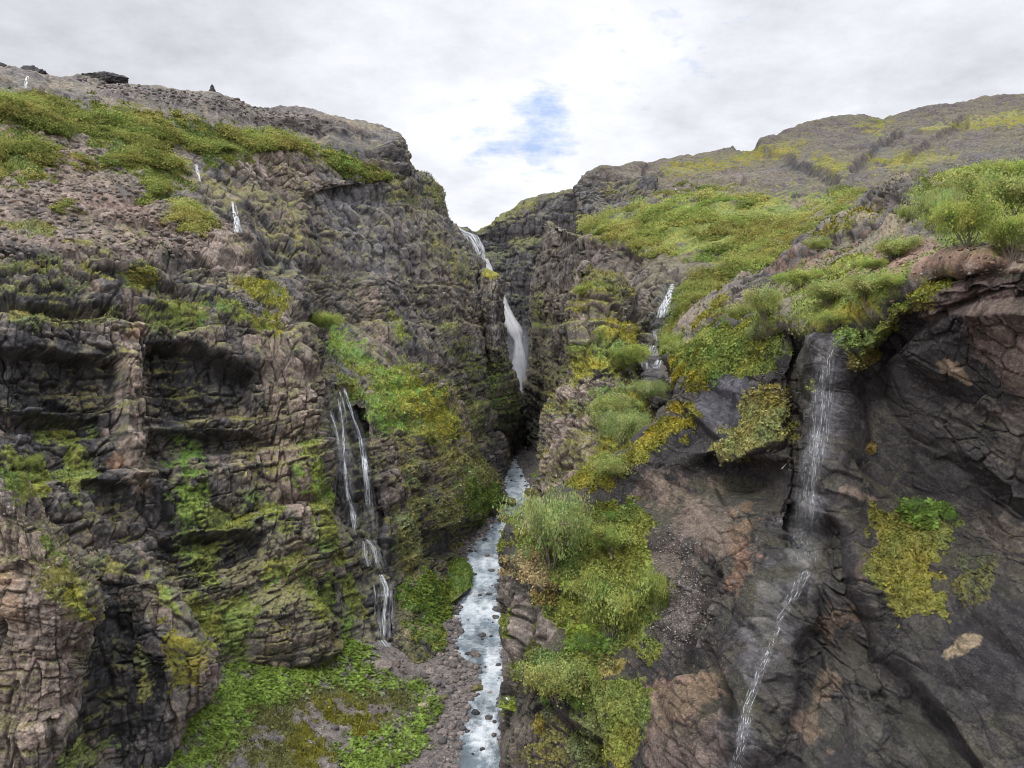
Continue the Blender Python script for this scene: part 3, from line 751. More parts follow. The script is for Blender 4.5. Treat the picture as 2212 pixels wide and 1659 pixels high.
# --- head wall of the gorge
B = [
 [(900,500,470),(978,485,472),(1005,490,478),(1030,499,482),(1085,466,490),(1155,431,480),(1235,411,470),(1300,395,460),(1420,380,440)],
 [(900,545,465),(985,520,468),(1015,530,470),(1040,530,475),(1085,520,478),(1150,500,468),(1230,490,458),(1300,470,440),(1420,450,420)],
 [(900,650,458),(1000,640,458),(1040,630,462),(1060,620,466),(1095,620,468),(1150,620,460),(1230,620,445),(1300,620,430),(1420,600,410)],
 [(900,750,455),(1000,750,456),(1040,750,458),(1070,750,462),(1100,750,462),(1150,750,456),(1230,750,440),(1300,750,420),(1420,700,400)],
 [(900,870,450),(1000,870,450),(1050,870,452),(1090,870,455),(1120,870,455),(1150,870,450),(1230,870,430),(1300,870,410),(1420,850,390)],
 [(900,980,440),(1000,980,440),(1050,980,442),(1090,980,445),(1120,980,445),(1150,980,440),(1230,980,420),(1300,980,400),(1420,980,380)],
]
paint_B = [
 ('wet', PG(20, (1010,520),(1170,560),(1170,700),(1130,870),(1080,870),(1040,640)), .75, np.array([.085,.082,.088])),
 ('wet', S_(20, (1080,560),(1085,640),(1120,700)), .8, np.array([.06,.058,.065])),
 ('rock', PG(20, (1100,440),(1240,410),(1290,460),(1130,520)), .6, np.array([.12,.115,.12])),
 ('moss', S_(16, (1060,560),(1160,540)), .5, OLIVE*.8), ('moss', S_(10, (1040,492),(1150,436)), .8, OLIVE*.8),
 ('grass', S_(14, (1120,640),(1150,680)), .6, LUSH*.6), ('moss', S_(14, (1110,520),(1200,510)), .5, OLIVE*.8),
]
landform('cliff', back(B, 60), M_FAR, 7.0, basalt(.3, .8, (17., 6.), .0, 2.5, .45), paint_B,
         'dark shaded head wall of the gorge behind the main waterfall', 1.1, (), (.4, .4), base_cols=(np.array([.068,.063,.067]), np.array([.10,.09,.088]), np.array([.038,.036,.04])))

# --- far right wall
RFW = [
 [(1176,488,420),(1180,481,385),(1200,482,372),(1225,500,350),(1262,512,325),(1310,525,300),(1420,560,262)],
 [(1168,530,420),(1172,530,385),(1200,530,368),(1235,540,345),(1265,560,318),(1310,580,290),(1420,600,250)],
 [(1147,636,430),(1153,636,392),(1180,640,370),(1220,640,345),(1260,640,315),(1310,650,280),(1420,660,240)],
 [(1148,740,430),(1152,740,392),(1180,740,365),(1220,740,340),(1260,740,310),(1310,740,275),(1420,740,235)],
 [(1133,850,430),(1138,850,390),(1170,850,360),(1210,850,330),(1260,850,300),(1310,850,270),(1420,850,230)],
 [(1132,940,420),(1136,940,375),(1165,950,345),(1200,960,318),(1260,960,280),(1310,960,260),(1420,960,225)],
 [(1126,985,400),(1130,990,360),(1150,1000,338),(1180,1020,310),(1260,1040,270),(1310,1040,250),(1420,1040,220)],
 [(1106,1005,390),(1111,1008,348),(1130,1022,325),(1175,1048,293),(1260,1080,255),(1310,1080,240),(1420,1080,210)],
]
paint_RF = [
 ('rock', PG(16, (1175,485),(1265,510),(1265,700),(1200,720),(1150,640)), .75, np.array([.215,.185,.162])),
 ('wet', PG(14, (1190,530),(1250,530),(1230,600),(1180,620)), .5, DARK*1.8),
 ('moss', PG(16, (1140,620),(1200,640),(1220,800),(1200,950),(1135,950),(1130,760)), .55, OLIVE*.8),
 ('grass', S_(14, (1160,650),(1170,690)), .8, GRASS*.75), ('lush', PG(14, (1110,1000),(1180,1000),(1185,1060),(1120,1040)), 1, LUSH*.75),
 ('moss', S_(14, (1215,800),(1200,920)), .7, OLIVE*.8), ('moss', S_(6, (1200,486),(1300,520)), .8, MOSS*.6),
 ('wet', PG(14, (1125,870),(1165,880),(1180,1000),(1130,990)), .5, DARK),
]
landform('cliff', back(RFW, 30), M_FAR, 5.5, basalt(.3, .9, (15., 6.), .02, 2.5, .4), paint_RF,
         'far right gorge wall streaked with moss, right of the main waterfall', 1.1, (), (.3, .38), base_cols=(np.array([.165,.147,.133]), np.array([.235,.198,.17]), np.array([.075,.07,.068])))

# --- mountain and green terrace on the right
RM = [
 [(1238,412,456),(1262,382,464),(1330,363,485),(1440,350,530),(1560,326,580),(1665,300,620),(1735,270,645),(1770,260,650),(1860,255,650),(1915,256,655),(2010,233,670),(2140,214,690),(2320,188,710),(2800,118,700)],
 [(1245,425,445),(1280,405,452),(1340,390,460),(1440,380,480),(1560,362,510),(1665,345,540),(1735,325,555),(1780,310,560),(1860,310,550),(1930,305,545),(2030,290,560),(2140,280,560),(2320,270,560),(2800,200,550)],
 [(1250,470,425),(1290,455,418),(1350,435,410),(1440,415,405),(1560,405,400),(1665,395,395),(1735,385,385),(1790,385,375),(1860,380,360),(1950,375,345),(2050,370,330),(2140,365,325),(2320,360,320),(2800,290,310)],
 [(1256,492,345),(1300,485,335),(1360,462,325),(1440,445,305),(1540,440,285),(1640,440,272),(1720,430,262),(1800,420,250),(1870,415,240),(1960,410,225),(2050,405,215),(2140,400,210),(2320,400,200),(2800,330,190)],
 [(1262,514,322),(1310,524,300),(1370,530,270),(1440,540,245),(1520,550,225),(1600,555,212),(1700,530,200),(1800,480,192),(1880,470,185),(1960,460,180),(2050,460,175),(2140,460,170),(2320,450,165),(2800,380,155)],
 [(1270,560,300),(1320,570,275),(1370,590,240),(1420,605,205),(1470,612,185),(1540,630,165),(1620,630,150),(1750,570,150),(1850,520,150),(1950,500,145),(2050,500,140),(2140,500,140),(2320,500,135),(2800,430,125)],
 [(1280,650,250),(1330,655,225),(1370,660,200),(1410,660,178),(1450,680,160),(1520,700,140),(1600,700,130),(1750,650,128),(1850,600,125),(1950,560,120),(2050,560,118),(2140,560,118),(2320,560,115),(2800,490,105)],
 [(1290,780,205),(1340,770,185),(1375,760,165),(1405,755,152),(1440,770,140),(1500,800,124),(1600,800,118),(1750,750,115),(1850,700,112),(1950,650,110),(2050,650,108),(2140,650,108),(2320,650,105),(2800,580,95)],
 [(1300,900,185),(1350,850,160),(1380,835,145),(1410,830,135),(1450,850,125),(1510,900,112),(1600,900,106),(1750,900,102),(1850,850,100),(1950,800,98),(2050,800,96),(2140,800,96),(2320,800,94),(2800,730,84)],
 [(1300,1000,178),(1350,960,150),(1380,940,136),(1410,940,126),(1450,950,117),(1510,1000,106),(1600,1000,100),(1750,1000,98),(1850,950,96),(1950,900,94),(2050,900,92),(2140,900,92),(2320,900,90),(2800,830,80)],
 [(1300,1200,160),(1350,1200,135),(1380,1200,122),(1410,1200,112),(1450,1200,104),(1510,1200,96),(1600,1200,92),(1750,1200,90),(1850,1150,88),(1950,1100,86),(2050,1100,84),(2140,1100,84),(2320,1100,82),(2800,1030,72)],
]
paint_RM = [
 ('rock', PG(30, (1230,340),(2350,180),(2350,420),(1900,400),(1500,400),(1250,470)), .8, np.array([.105,.09,.084])),
 ('wet', S_(5, (1300,385),(1500,366)), .7, DARK*1.4), ('wet', S_(4, (1450,402),(1650,372),(1750,354)), .6, DARK*1.5), ('wet', S_(5, (1850,298),(2050,268),(2250,238)), .6, DARK*1.4), ('wet', S_(5, (1900,368),(2100,330),(2300,312)), .6, DARK*1.5),
 ('rock', PG(30, (1280,380),(1500,350),(1700,380),(1640,420),(1400,420)), .7, np.array([.155,.122,.10])),
 ('moss', PG(14, (1650,320),(1740,300),(1720,340),(1600,350)), .55, MOSS*.62), ('moss', S_(12, (1440,372),(1640,336)), .6, MOSS*.6),
 ('moss', PG(14, (1760,330),(1850,350),(1800,390),(1740,380)), .55, MOSS*.6), ('moss', PG(12, (1990,280),(2120,250),(2350,225),(2350,260),(2100,275)), .7, MOSS*.65),
 ('moss', PG(14, (1850,270),(1920,262),(1900,290)), .7, MOSS*.6), ('moss', PG(16, (1850,345),(1960,330),(2060,340),(1950,365)), .7, MOSS*.6),
 ('wet', E(1740,372,40,14,20), .7, DARK*1.2), ('wet', E(1900,325,30,12,20), .7, DARK*1.3),
 ('wet', PG(14, (1245,405),(1290,380),(1300,430),(1400,420),(1380,450),(1260,480)), .6, np.array([.10,.097,.10])),
 ('rock', PG(20, (1290,540),(1420,560),(1500,580),(1440,620),(1400,680),(1300,640),(1270,570)), .85, np.array([.165,.135,.118])),
 ('rock', PG(12, (1200,490),(1360,525),(1380,540),(1300,540)), .7, TAN*.8),
 ('grass', PG(20, (1260,490),(1400,450),(1560,425),(1700,430),(1850,415),(1830,450),(1700,520),(1620,570),(1500,560),(1400,545),(1330,520)), 1, GRASS*.85),
 ('grass', PG(18, (1480,610),(1600,560),(1700,540),(1600,640),(1500,720),(1430,760)), 1, GRASS*.8),
 ('wet', PG(12, (1420,610),(1480,610),(1470,700),(1440,760),(1440,830),(1380,830),(1400,720)), .85, np.array([.085,.08,.082])),
 ('moss', PG(14, (1330,640),(1400,680),(1390,720),(1340,700)), .5, OLIVE),
 ('rock', E(1745,450,40,14,20), .8, np.array([.2,.15,.13])),
]
RMS = landform('hillside', back(RM, 40), M_FAR, 7.0, blend(blend(slope(1.4), basalt(.5, .8, (14., 6.), 0, 2.5, .6), PG(16, (1200,370),(1300,370),(1420,415),(1380,455),(1240,490))), basalt(.45, .5, (7., 3.), .05, 1.2, .45), PG(16, (1240,520),(1380,545),(1530,600),(1490,720),(1460,900),(1240,900))), paint_RM,
               'brown mountain slope with yellow moss and a green brushwood terrace on the right', 1.2,
               [(S_(16, (1600,310),(1680,345),(1760,380),(1800,400)), 6), (S_(14, (1940,290),(1890,330),(1850,365)), 6), (S_(14, (2080,270),(2000,320),(1960,350)), 5), (S_(12, (1400,372),(1500,392),(1600,395)), 3), (S_(20, (1450,600),(1440,690),(1410,760),(1410,830)), 3.0)], (.2, .5), None, 'hillside', base_cols=(np.array([.092,.080,.075]), np.array([.135,.11,.095]), np.array([.048,.045,.046])))

# --- mossy crag in the middle
RP = [
 [(1262,580,190),(1268,575,158),(1300,585,155),(1340,600,158),(1360,640,164),(1380,690,175)],
 [(1236,640,195),(1240,640,152),(1280,630,146),(1330,650,150),(1362,690,156),(1385,745,172)],
 [(1220,690,190),(1224,690,148),(1270,700,141),(1330,720,143),(1362,745,148),(1385,800,165)],
 [(1220,790,185),(1226,790,144),(1270,780,135),(1330,790,135),(1365,815,138),(1392,860,150)],
 [(1188,860,180),(1192,860,140),(1230,850,131),(1290,850,128),(1360,880,124),(1430,930,116)],
 [(1172,930,175),(1177,930,134),(1220,930,127),(1280,930,122),(1340,950,114),(1420,980,106)],
 [(1170,1050,165),(1174,1050,126),(1220,1050,120),(1280,1050,115),(1340,1060,108),(1420,1080,102)],
 [(1165,1250,158),(1168,1250,118),(1220,1250,113),(1280,1250,109),(1340,1250,104),(1420,1250,98)],
 [(1150,1640,150),(1155,1640,112),(1220,1640,108),(1280,1640,104),(1340,1640,100),(1420,1640,94)],
]
paint_RP = [
 ('rock', PG(14, (1225,680),(1280,680),(1270,730),(1228,725)), .95, TAN*.98), ('rock', PG(14, (1190,830),(1290,820),(1290,880),(1190,880)), .95, TAN*.95),
 ('rock', PG(16, (1175,895),(1280,890),(1285,1000),(1250,1090),(1170,1090)), .95, TAN*.88), ('rock', E(1360,840,30,28,0), .95, TAN),
 ('rock', PG(14, (1245,600),(1340,630),(1340,680),(1260,660)), .7, TAN*.85),
 ('lichen', E(1250,700,40,40,0), 1, None), ('lichen', E(1250,830,60,30,0), 1, None), ('lichen', E(1270,930,30,60,0), 1, None),
 ('moss', PG(12, (1280,690),(1350,690),(1400,720),(1380,760),(1300,740)), .9, MOSS), ('moss', E(1255,668,24,8,0), 1, MOSS), ('moss', E(1300,620,36,10,10), 1, MOSS*.9),
 ('grass', PG(14, (1225,740),(1330,740),(1400,790),(1330,820),(1230,790)), 1, GRASS*1.1), ('moss', PG(10, (1235,765),(1290,765),(1300,800),(1235,830)), .95, MOSS),
 ('moss', S_(8, (1190,882),(1280,880)), 1, OLIVE*1.2), ('grass', PG(16, (1290,850),(1440,840),(1420,960),(1290,1010)), 1, GRASS),
 ('moss', PG(12, (1370,850),(1470,840),(1440,900),(1390,900)), .9, MOSS*.9), ('moss', PG(14, (1290,960),(1400,940),(1330,1010),(1240,1040)), 1, MOSS*.8),
 ('grass', S_(14, (1210,730),(1215,800)), .8, OLIVE), ('moss', S_(12, (1290,600),(1340,640)), .6, OLIVE),
]
RPS = landform('cliff', back(RP, 14), M_MID, 5.5, basalt(.7, .85, (8., 3.6), .03, 2.6, .45), paint_RP,
               'free standing lichen spotted crag draped in yellow moss, right of the river', 1.1, (), (.85, .2))

# --- near hillside on the right (soil, brush, dark ridge)
RH = [
 [(1430,800,122),(1480,700,114),(1560,632,106),(1650,592,100),(1760,505,98),(1860,425,96),(1920,375,92),(2050,366,90),(2140,358,86),(2350,335,80)],
 [(1436,815,104),(1488,722,97),(1568,668,90),(1660,625,84),(1780,560,79),(1880,505,75),(1960,455,71),(2060,440,68),(2160,430,65),(2350,420,60)],
 [(1445,835,88),(1498,760,82),(1590,710,73),(1680,670,62),(1800,630,58),(1890,590,55),(1980,560,52),(2080,540,50),(2180,530,48),(2350,520,45)],
 [(1455,850,76),(1508,800,70),(1600,745,61),(1690,695,54),(1790,704,48),(1860,694,46.5),(1940,640,44),(2030,598,42),(2120,588,38.5),(2350,565,35.5)],
 [(1460,900,84),(1512,850,79),(1605,800,71),(1695,760,64),(1790,770,58),(1860,770,56),(1940,710,54),(2030,660,52),(2120,640,50),(2350,620,47)],
]
paint_RH = [
 ('rock', PG(18, (1900,370),(2060,360),(2040,440),(1960,470),(1860,440)), .95, np.array([.115,.10,.098])),
 ('rock', PG(18, (1760,470),(1900,450),(1880,520),(1700,600),(1640,620),(1600,610)), .9, np.array([.135,.12,.112])),
 ('rock', PG(18, (1560,640),(1680,610),(1640,660),(1520,700),(1480,730)), .7, np.array([.15,.12,.105])),
 ('rock', PG(25, (1700,580),(1900,530),(2350,500),(2350,580),(2000,600),(1850,640),(1720,640)), .95, SOIL),
 ('rock', PG(18, (2030,580),(2350,550),(2350,620),(2050,610)), .8, np.array([.15,.112,.093])),
 ('grass', PG(20, (1700,660),(1860,610),(1960,590),(1960,640),(1860,700),(1740,720)), 1, GRASS*.95),
 ('moss', PG(12, (1760,500),(1900,440),(1900,455),(1790,530)), .6, MOSS*.7), ('moss', S_(10, (1480,720),(1560,650)), .9, MOSS*.85),
 ('grass', PG(16, (1450,760),(1600,690),(1690,680),(1690,760),(1500,830)), 1, GRASS),
 ('grass', S_(34, (1850,735),(1950,670),(2030,612)), 1, OLIVE*1.1), ('moss', S_(14, (1820,690),(1960,630),(2050,590)), .9, MOSS*.75), ('moss', PG(10, (1700,690),(1800,700),(1760,735),(1700,730)), 1, OLIVE*1.2),
 ('grass', PG(25, (1990,360),(2350,330),(2350,540),(2080,540),(1990,470)), .9, GRASS*.8),
 ('grass', S_(16, (1700,620),(1860,560)), .6, GRASS),
]
RHS = landform('hillside', back(RH, 12), M_NEAR, 4.0, blend(blend(slope(1.0), basalt(.3, .5, (4., 1.6), -.12, .8, .18), PG(14, (1850,750),(1960,645),(2040,592),(2350,548),(2350,640),(2040,670),(1900,800))), basalt(.3, .8, (6., 2.5), .1, 1.3, .45), PG(18, (1480,720),(1560,640),(1760,475),(1900,365),(2070,355),(2050,445),(1900,490),(1700,615),(1560,690))), paint_RH,
               'near slope of reddish soil and brush below a dark ridge on the right', 1.2,
               [(E(1960,405,60,25,-15), -2.0), (E(1830,480,70,20,-30), -1.5)], (.3, .5), None, 'hillside')

# --- near rock face with ledges on the right
NR = [
 [(1436,775,78),(1490,740,73),(1570,700,66),(1640,685,60),(1690,680,54),(1716,690,53),(1752,733,47.5),(1815,735,45),(1870,740,44),(1945,662,42),(2030,607,40),(2120,588,38),(2220,575,36.5),(2350,562,35)],
 [(1452,820,71),(1500,805,63),(1560,805,57.5),(1630,790,54),(1690,785,51),(1715,780,52),(1752,775,47),(1815,775,45),(1880,775,46),(1955,725,43),(2040,675,40.4),(2120,650,38.4),(2220,640,36.7),(2350,630,35.2)],
 [(1460,862,66),(1500,875,59),(1560,880,55),(1630,880,53),(1695,880,50.5),(1718,880,51),(1750,880,46),(1815,880,45),(1880,880,46.5),(1960,870,44.6),(2040,850,42.6),(2120,840,40.6),(2220,840,38.6),(2350,840,36.8)],
 [(1400,940,64),(1455,960,56),(1540,970,52),(1630,980,50),(1702,965,49),(1718,970,49.5),(1748,970,45.5),(1815,970,44),(1880,970,45.5),(1960,970,44.4),(2040,970,42.6),(2120,970,40.8),(2220,970,38.8),(2350,970,36.8)],
 [(1330,1005,62),(1420,1030,56),(1530,1020,53.5),(1620,1030,52),(1702,1045,48.5),(1718,1050,48.5),(1745,1050,45),(1815,1060,43),(1880,1060,44),(1960,1070,44),(2040,1070,42.6),(2120,1070,41),(2220,1070,39.2),(2350,1070,37)],
 [(1245,1055,62),(1380,1085,57),(1500,1085,52),(1600,1090,48.5),(1695,1110,46.5),(1718,1130,47.5),(1745,1140,44),(1815,1150,42),(1880,1150,42.5),(1960,1160,43),(2040,1160,42),(2120,1160,41),(2220,1160,39),(2350,1160,37)],
 [(1112,1130,63),(1280,1130,58),(1460,1170,50.5),(1575,1160,46.5),(1680,1210,43.5),(1715,1225,43),(1750,1235,42.5),(1815,1240,41),(1880,1240,41),(1960,1250,41.5),(2040,1250,41),(2120,1250,40),(2220,1250,38),(2350,1250,36)],
 [(1098,1190,60),(1250,1195,56),(1440,1240,50),(1560,1250,45),(1660,1270,41.5),(1700,1280,40.5),(1750,1290,41),(1815,1320,40.5),(1880,1330,40),(1960,1330,40),(2040,1330,39.5),(2120,1330,38.5),(2220,1330,37),(2350,1330,35)],
 [(1098,1300,57),(1230,1300,53.5),(1430,1320,48),(1550,1340,43.5),(1630,1360,40),(1690,1370,39.5),(1750,1380,40.5),(1815,1420,40),(1880,1430,38.5),(1960,1430,38.5),(2040,1430,38),(2120,1430,37),(2220,1430,36),(2350,1430,34)],
 [(1099,1440,54),(1200,1440,50.5),(1400,1440,46),(1530,1460,42),(1610,1480,38.5),(1680,1480,38),(1750,1490,39),(1815,1520,38),(1880,1520,37),(1960,1530,37),(2040,1530,36.5),(2120,1530,35.5),(2220,1530,34.5),(2350,1530,33)],
 [(1090,1560,51),(1180,1560,47.5),(1370,1560,44),(1500,1570,40),(1600,1590,37),(1670,1590,36.5),(1740,1600,37),(1815,1610,36.5),(1880,1610,35.5),(1960,1620,35.5),(2040,1620,35),(2120,1620,34),(2220,1620,33),(2350,1620,32)],
 [(1094,1730,48),(1180,1730,44.5),(1360,1730,41.5),(1490,1730,38),(1590,1730,35),(1660,1730,34.5),(1730,1730,35),(1815,1730,34.5),(1880,1730,34),(1960,1730,34),(2040,1730,33.5),(2120,1730,32.5),(2220,1730,32),(2350,1730,31)],
]
NR = [[(r[0][0]+4, r[0][1]+4, r[0][2]+16)]+r for r in NR]
paint_NR = [
 ('wet', PG(40, (1690,760),(1960,800),(2350,900),(2350,1730),(1450,1730),(1560,1500),(1650,1250),(1700,1000)), .6, np.array([.044,.040,.042])),
 # brown and rusty rock
 ('rock', PG(25, (1400,1020),(1600,1080),(1620,1150),(1560,1230),(1480,1180),(1380,1100)), .75, np.array([.17,.125,.105])),
 ('rock', S_(20, (1605,1120),(1600,1190),(1590,1260)), .6, np.array([.20,.115,.07])),
 ('rock', PG(18, (1400,1480),(1560,1430),(1570,1500),(1480,1570),(1400,1600)), .75, np.array([.21,.14,.10])),
 ('rock', PG(18, (1400,1560),(1560,1520),(1560,1730),(1380,1730)), .6, np.array([.17,.125,.105])),
 ('rock', S_(24, (1805,1350),(1790,1440),(1760,1520),(1755,1580)), .65, np.array([.20,.14,.10])),
 ('rock', PG(18, (2080,680),(2220,660),(2300,800),(2200,850),(2120,780)), .55, np.array([.15,.105,.085])),
 ('rock', S_(10, (2045,790),(2095,830)), .9, np.array([.27,.2,.14])), ('rock', PG(16, (1960,640),(2120,590),(2350,580),(2350,650),(2100,680),(2000,690)), .8, np.array([.13,.095,.085])),
 ('rock', S_(9, (2050,1410),(2095,1390)), .9, np.array([.3,.235,.15])), ('rock', S_(8, (1820,1060),(1900,1080)), .8, np.array([.18,.135,.11])),
 ('rock', E(1470,1330,55,75,15), .7, np.array([.16,.135,.13])), ('rock', E(1440,1210,60,60,0), .6, np.array([.165,.12,.10])),
 ('rock', PG(18, (2100,870),(2350,850),(2350,1000),(2150,1010)), .6, np.array([.12,.10,.09])),
 ('rock', S_(30, (2050,1100),(2250,1200)), .5, np.array([.13,.105,.08])),
 ('rock', S_(14, (1850,1290),(1870,1200)), .5, np.array([.16,.11,.08])),
 ('rock', PG(18, (1060,1220),(1110,1250),(1180,1300),(1215,1380),(1150,1420),(1110,1520),(1090,1500)), .85, np.array([.21,.175,.152])),
 ('rock', PG(22, (1060,1560),(1180,1540),(1290,1600),(1300,1740),(1060,1740)), .5, np.array([.15,.125,.108])),
 ('moss', S_(18, (1850,725),(1960,648),(2040,602)), .95, MOSS*.75),
 # dark slabs and the wet chute
 ('wet', PG(14, (1505,835),(1600,812),(1650,820),(1600,900),(1560,930),(1510,880)), .95, np.array([.075,.072,.082])),
 ('wet', S_(26, (1790,770),(1775,880),(1755,1000),(1745,1130),(1735,1230)), .9, np.array([.068,.065,.07])),
 ('wet', PG(20, (1735,1130),(1760,1130),(1765,1220),(1740,1240),(1710,1220)), .7, np.array([.075,.07,.065])),
 ('wet', PG(20, (1620,1250),(1740,1230),(1750,1300),(1680,1420),(1640,1500),(1600,1730),(1560,1730),(1600,1500)), .8, np.array([.10,.095,.10])),
 ('wet', PG(14, (1690,690),(1712,690),(1745,740),(1745,940),(1725,1000),(1705,900)), .9, np.array([.05,.045,.038])),  # side wall of the slot, its shade painted in as darker rock
 ('wet', PG(16, (1750,735),(1800,725),(1815,760),(1760,780)), .8, np.array([.13,.125,.125])),
 ('wet', PG(16, (1860,1450),(2060,1560),(2120,1700),(1980,1600),(1860,1500)), .6, DARK*.8),
 # cushions of grass and moss on the face
 ('grass', PG(18, (1440,740),(1560,700),(1690,690),(1695,760),(1640,800),(1560,800),(1500,830),(1455,800)), 1, GRASS*.95),
 ('moss', S_(14, (1460,790),(1500,830)), 1, MOSS*.8),
 ('grass', PG(16, (1640,830),(1700,850),(1705,950),(1640,980),(1560,1000),(1540,970),(1600,920)), 1, OLIVE*1.25),
 ('moss', PG(14, (1400,930),(1470,870),(1500,900),(1440,950),(1400,980)), .9, MOSS*.75),
 ('moss', PG(14, (1240,1040),(1330,1000),(1400,950),(1400,1000),(1330,1040),(1250,1070)), 1, np.array([.25,.24,.05])),
 ('grass', PG(14, (1250,1090),(1380,1090),(1440,1130),(1400,1170),(1260,1150)), .9, GRASS*.9),
 ('grass', PG(20, (1095,1120),(1260,1090),(1420,1160),(1440,1300),(1420,1400),(1300,1440),(1190,1340),(1150,1230),(1095,1190)), .95, GRASS*.95),
 ('moss', PG(14, (1095,1200),(1170,1210),(1200,1270),(1150,1280),(1100,1240)), 1, np.array([.36,.285,.14])),
 ('moss', E(1180,1290,30,18,0), .9, np.array([.30,.23,.08])), ('moss', E(1320,1440,40,22,-15), 1, np.array([.27,.23,.08])),
 ('grass', PG(16, (1140,1410),(1280,1390),(1300,1500),(1180,1530),(1110,1500)), 1, GRASS*.95), ('lush', E(1270,1380,50,24,0), 1, LUSH*1.1),
 ('grass', PG(16, (1280,1480),(1380,1460),(1400,1560),(1340,1660),(1260,1600)), .9, GRASS*.85), ('grass', E(1100,1525,22,22,0), 1, LUSH),
 ('moss', PG(20, (1180,1520),(1280,1560),(1280,1730),(1150,1730),(1100,1640)), .6, OLIVE), ('grass', S_(12, (1090,1320),(1086,1365)), 1, GRASS),
 ('moss', E(1165,1565,14,30,0), .9, np.array([.25,.2,.05])),
 ('grass', PG(14, (1800,700),(1860,680),(1950,640),(1945,690),(1880,740),(1850,770),(1815,740)), 1, GRASS*.95), ('moss', PG(10, (1830,765),(1890,775),(1880,800),(1840,795)), .9, np.array([.22,.19,.06])),
 ('moss', PG(24, (1878,1090),(1960,1080),(2060,1085),(2090,1110),(2060,1190),(2040,1320),(1960,1355),(1905,1330),(1870,1220)), 1, np.array([.20,.205,.05])),
 ('lush', PG(14, (1930,1075),(2060,1085),(2085,1120),(2000,1140),(1930,1110)), 1, LUSH*1.25),
 ('moss', PG(20, (2050,1180),(2150,1200),(2140,1300),(2060,1330)), .5, OLIVE*.8),
 ('moss', E(1880,970,12,14,0), 1, np.array([.2,.15,.05])), ('moss', S_(8, (1757,820),(1757,840)), 1, OLIVE*1.2),
]
dents_NR = [
 (PG(20, (1520,1000),(1700,1000),(1700,1100),(1560,1090)), .5), (PG(16, (1880,745),(2100,640),(2080,720),(1900,780)), .4),
 (E(1540,870,40,40,0), .8), (PG(16, (1540,960),(1700,880),(1700,960),(1560,1005)), -1.0),
 (PG(16, (1470,870),(1560,950),(1520,980),(1430,950)), .9),
 (S_(40, (1775,1160),(1805,1290),(1880,1430),(2010,1570),(2090,1700)), 1.3), (S_(60, (1690,1260),(1650,1400),(1630,1600)), -.9), (PG(50, (1400,1500),(1550,1450),(1560,1730),(1380,1730)), -.8),
 (S_(14, (1580,1450),(1600,1560),(1590,1700)), 1.0), (PG(20, (1270,1450),(1300,1600),(1250,1650),(1200,1560)), 1.0),
 (PG(18, (1180,1260),(1290,1300),(1230,1360),(1170,1330)), .8), (S_(12, (1560,1250),(1480,1440)), .6),
]
NRS = landform('cliff', back(NR, 3, -3), M_NEAR, 3.2, blend(blend(tuff(1.0), basalt(.4, .6, (4., 1.6), -.12, .8, .18), PG(16, (1850,735),(1950,650),(2030,590),(2350,540),(2350,640),(2100,665),(1990,715),(1900,790))), basalt(.25, .8, (5., 2.2), .05, 2.2, .5), PG(20, (1000,1180),(1170,1250),(1220,1340),(1160,1420),(1200,1540),(1300,1600),(1330,1800),(1000,1800))), paint_NR,
               'near dark wet rock face with hanging moss and grassy ledges, filling the lower right', 1.05, dents_NR, (.10, .35),
               base_cols=(np.array([.041,.037,.038]), np.array([.066,.056,.052]), np.array([.024,.023,.025])))

# ------------------------------------------------------------------ river bed and water
RIV = [(962,1127,6),(968,1124,8),(985,1100,18),(1000,1098,18),(1030,1110,24),(1050,1118,28),(1075,1118,22),(1110,1108,22),(1145,1090,36),(1180,1054,36),(1200,1049,36),(1250,1040,38),
       (1300,1030,46),(1350,1036,48),(1400,1036,50),(1440,1062,26),(1480,1058,24),(1520,1046,30),(1560,1046,32),(1600,1044,38),(1659,1040,46),(1760,1032,52)]
def zriv(y): return -70+.04*(y-122)
ry, rx, rw = [], [], []
for py, pc, hw in RIV:
    t = (py-700)/1671.; d = (70+.04*122)/(t+.04)
    for _ in range(6):
        z = P(0, py, d)[2]; d *= zriv(d)/z
    ry.append(d); rx.append((pc-CX)/F*P(0, py, d)[1]/1.0*(cp+sp*sp) if 0 else float(P(pc, py, d)[0])); rw.append(float(hw*d/F))
o_ = np.argsort(ry); ry = np.array(ry)[o_]; rx = np.array(rx)[o_]; rw = np.array(rw)[o_]
def river_mat_dummy(): pass
ys = np.concatenate([np.arange(78, 175, .32), np.arange(175, 260, .55), np.arange(260, 420, 1.1)])
xs = np.concatenate([np.arange(-95, -40, .6), np.arange(-40, 16, .26), np.arange(16, 40, .8)])
X, Y = np.meshgrid(xs, ys)
XC = np.interp(ys, ry, rx)[:, None]; HW = np.interp(ys, ry, rw)[:, None]
p3 = np.stack([X, Y, X*0], -1)
dl = XC-X-HW+1.5*fbm(p3/9, 3, 200); dr = X-XC-HW
up_l = np.where(dl > 0, .07*np.minimum(dl, 9)+.36*np.maximum(dl-9, 0), 0)
up_r = np.where(dr > 0, .25*dr, 0)
Z = zriv(Y)+up_l+up_r-.9*sstep(.5, -1.5, np.maximum(dl, dr))
a_, ta_, ea_, f1_ = cells(np.stack([X, Y, X*0+.5], -1)/1.5, 210); b_, tb_, eb_, g1_ = cells(np.stack([X, Y, X*0+.5], -1)/.7+4, 220)
Z = Z+.35*(a_ > .2)*np.maximum(0, .6-f1_)+.25*np.maximum(0, .6-g1_)+.5*fbm(p3/5, 4, 230)
GV = np.stack([X, Y, Z], -1)
pxv, pyv = proj(GV)
nz = fbm(GV/3.0, 4, 240); nf = fbm(GV/.8, 3, 241)
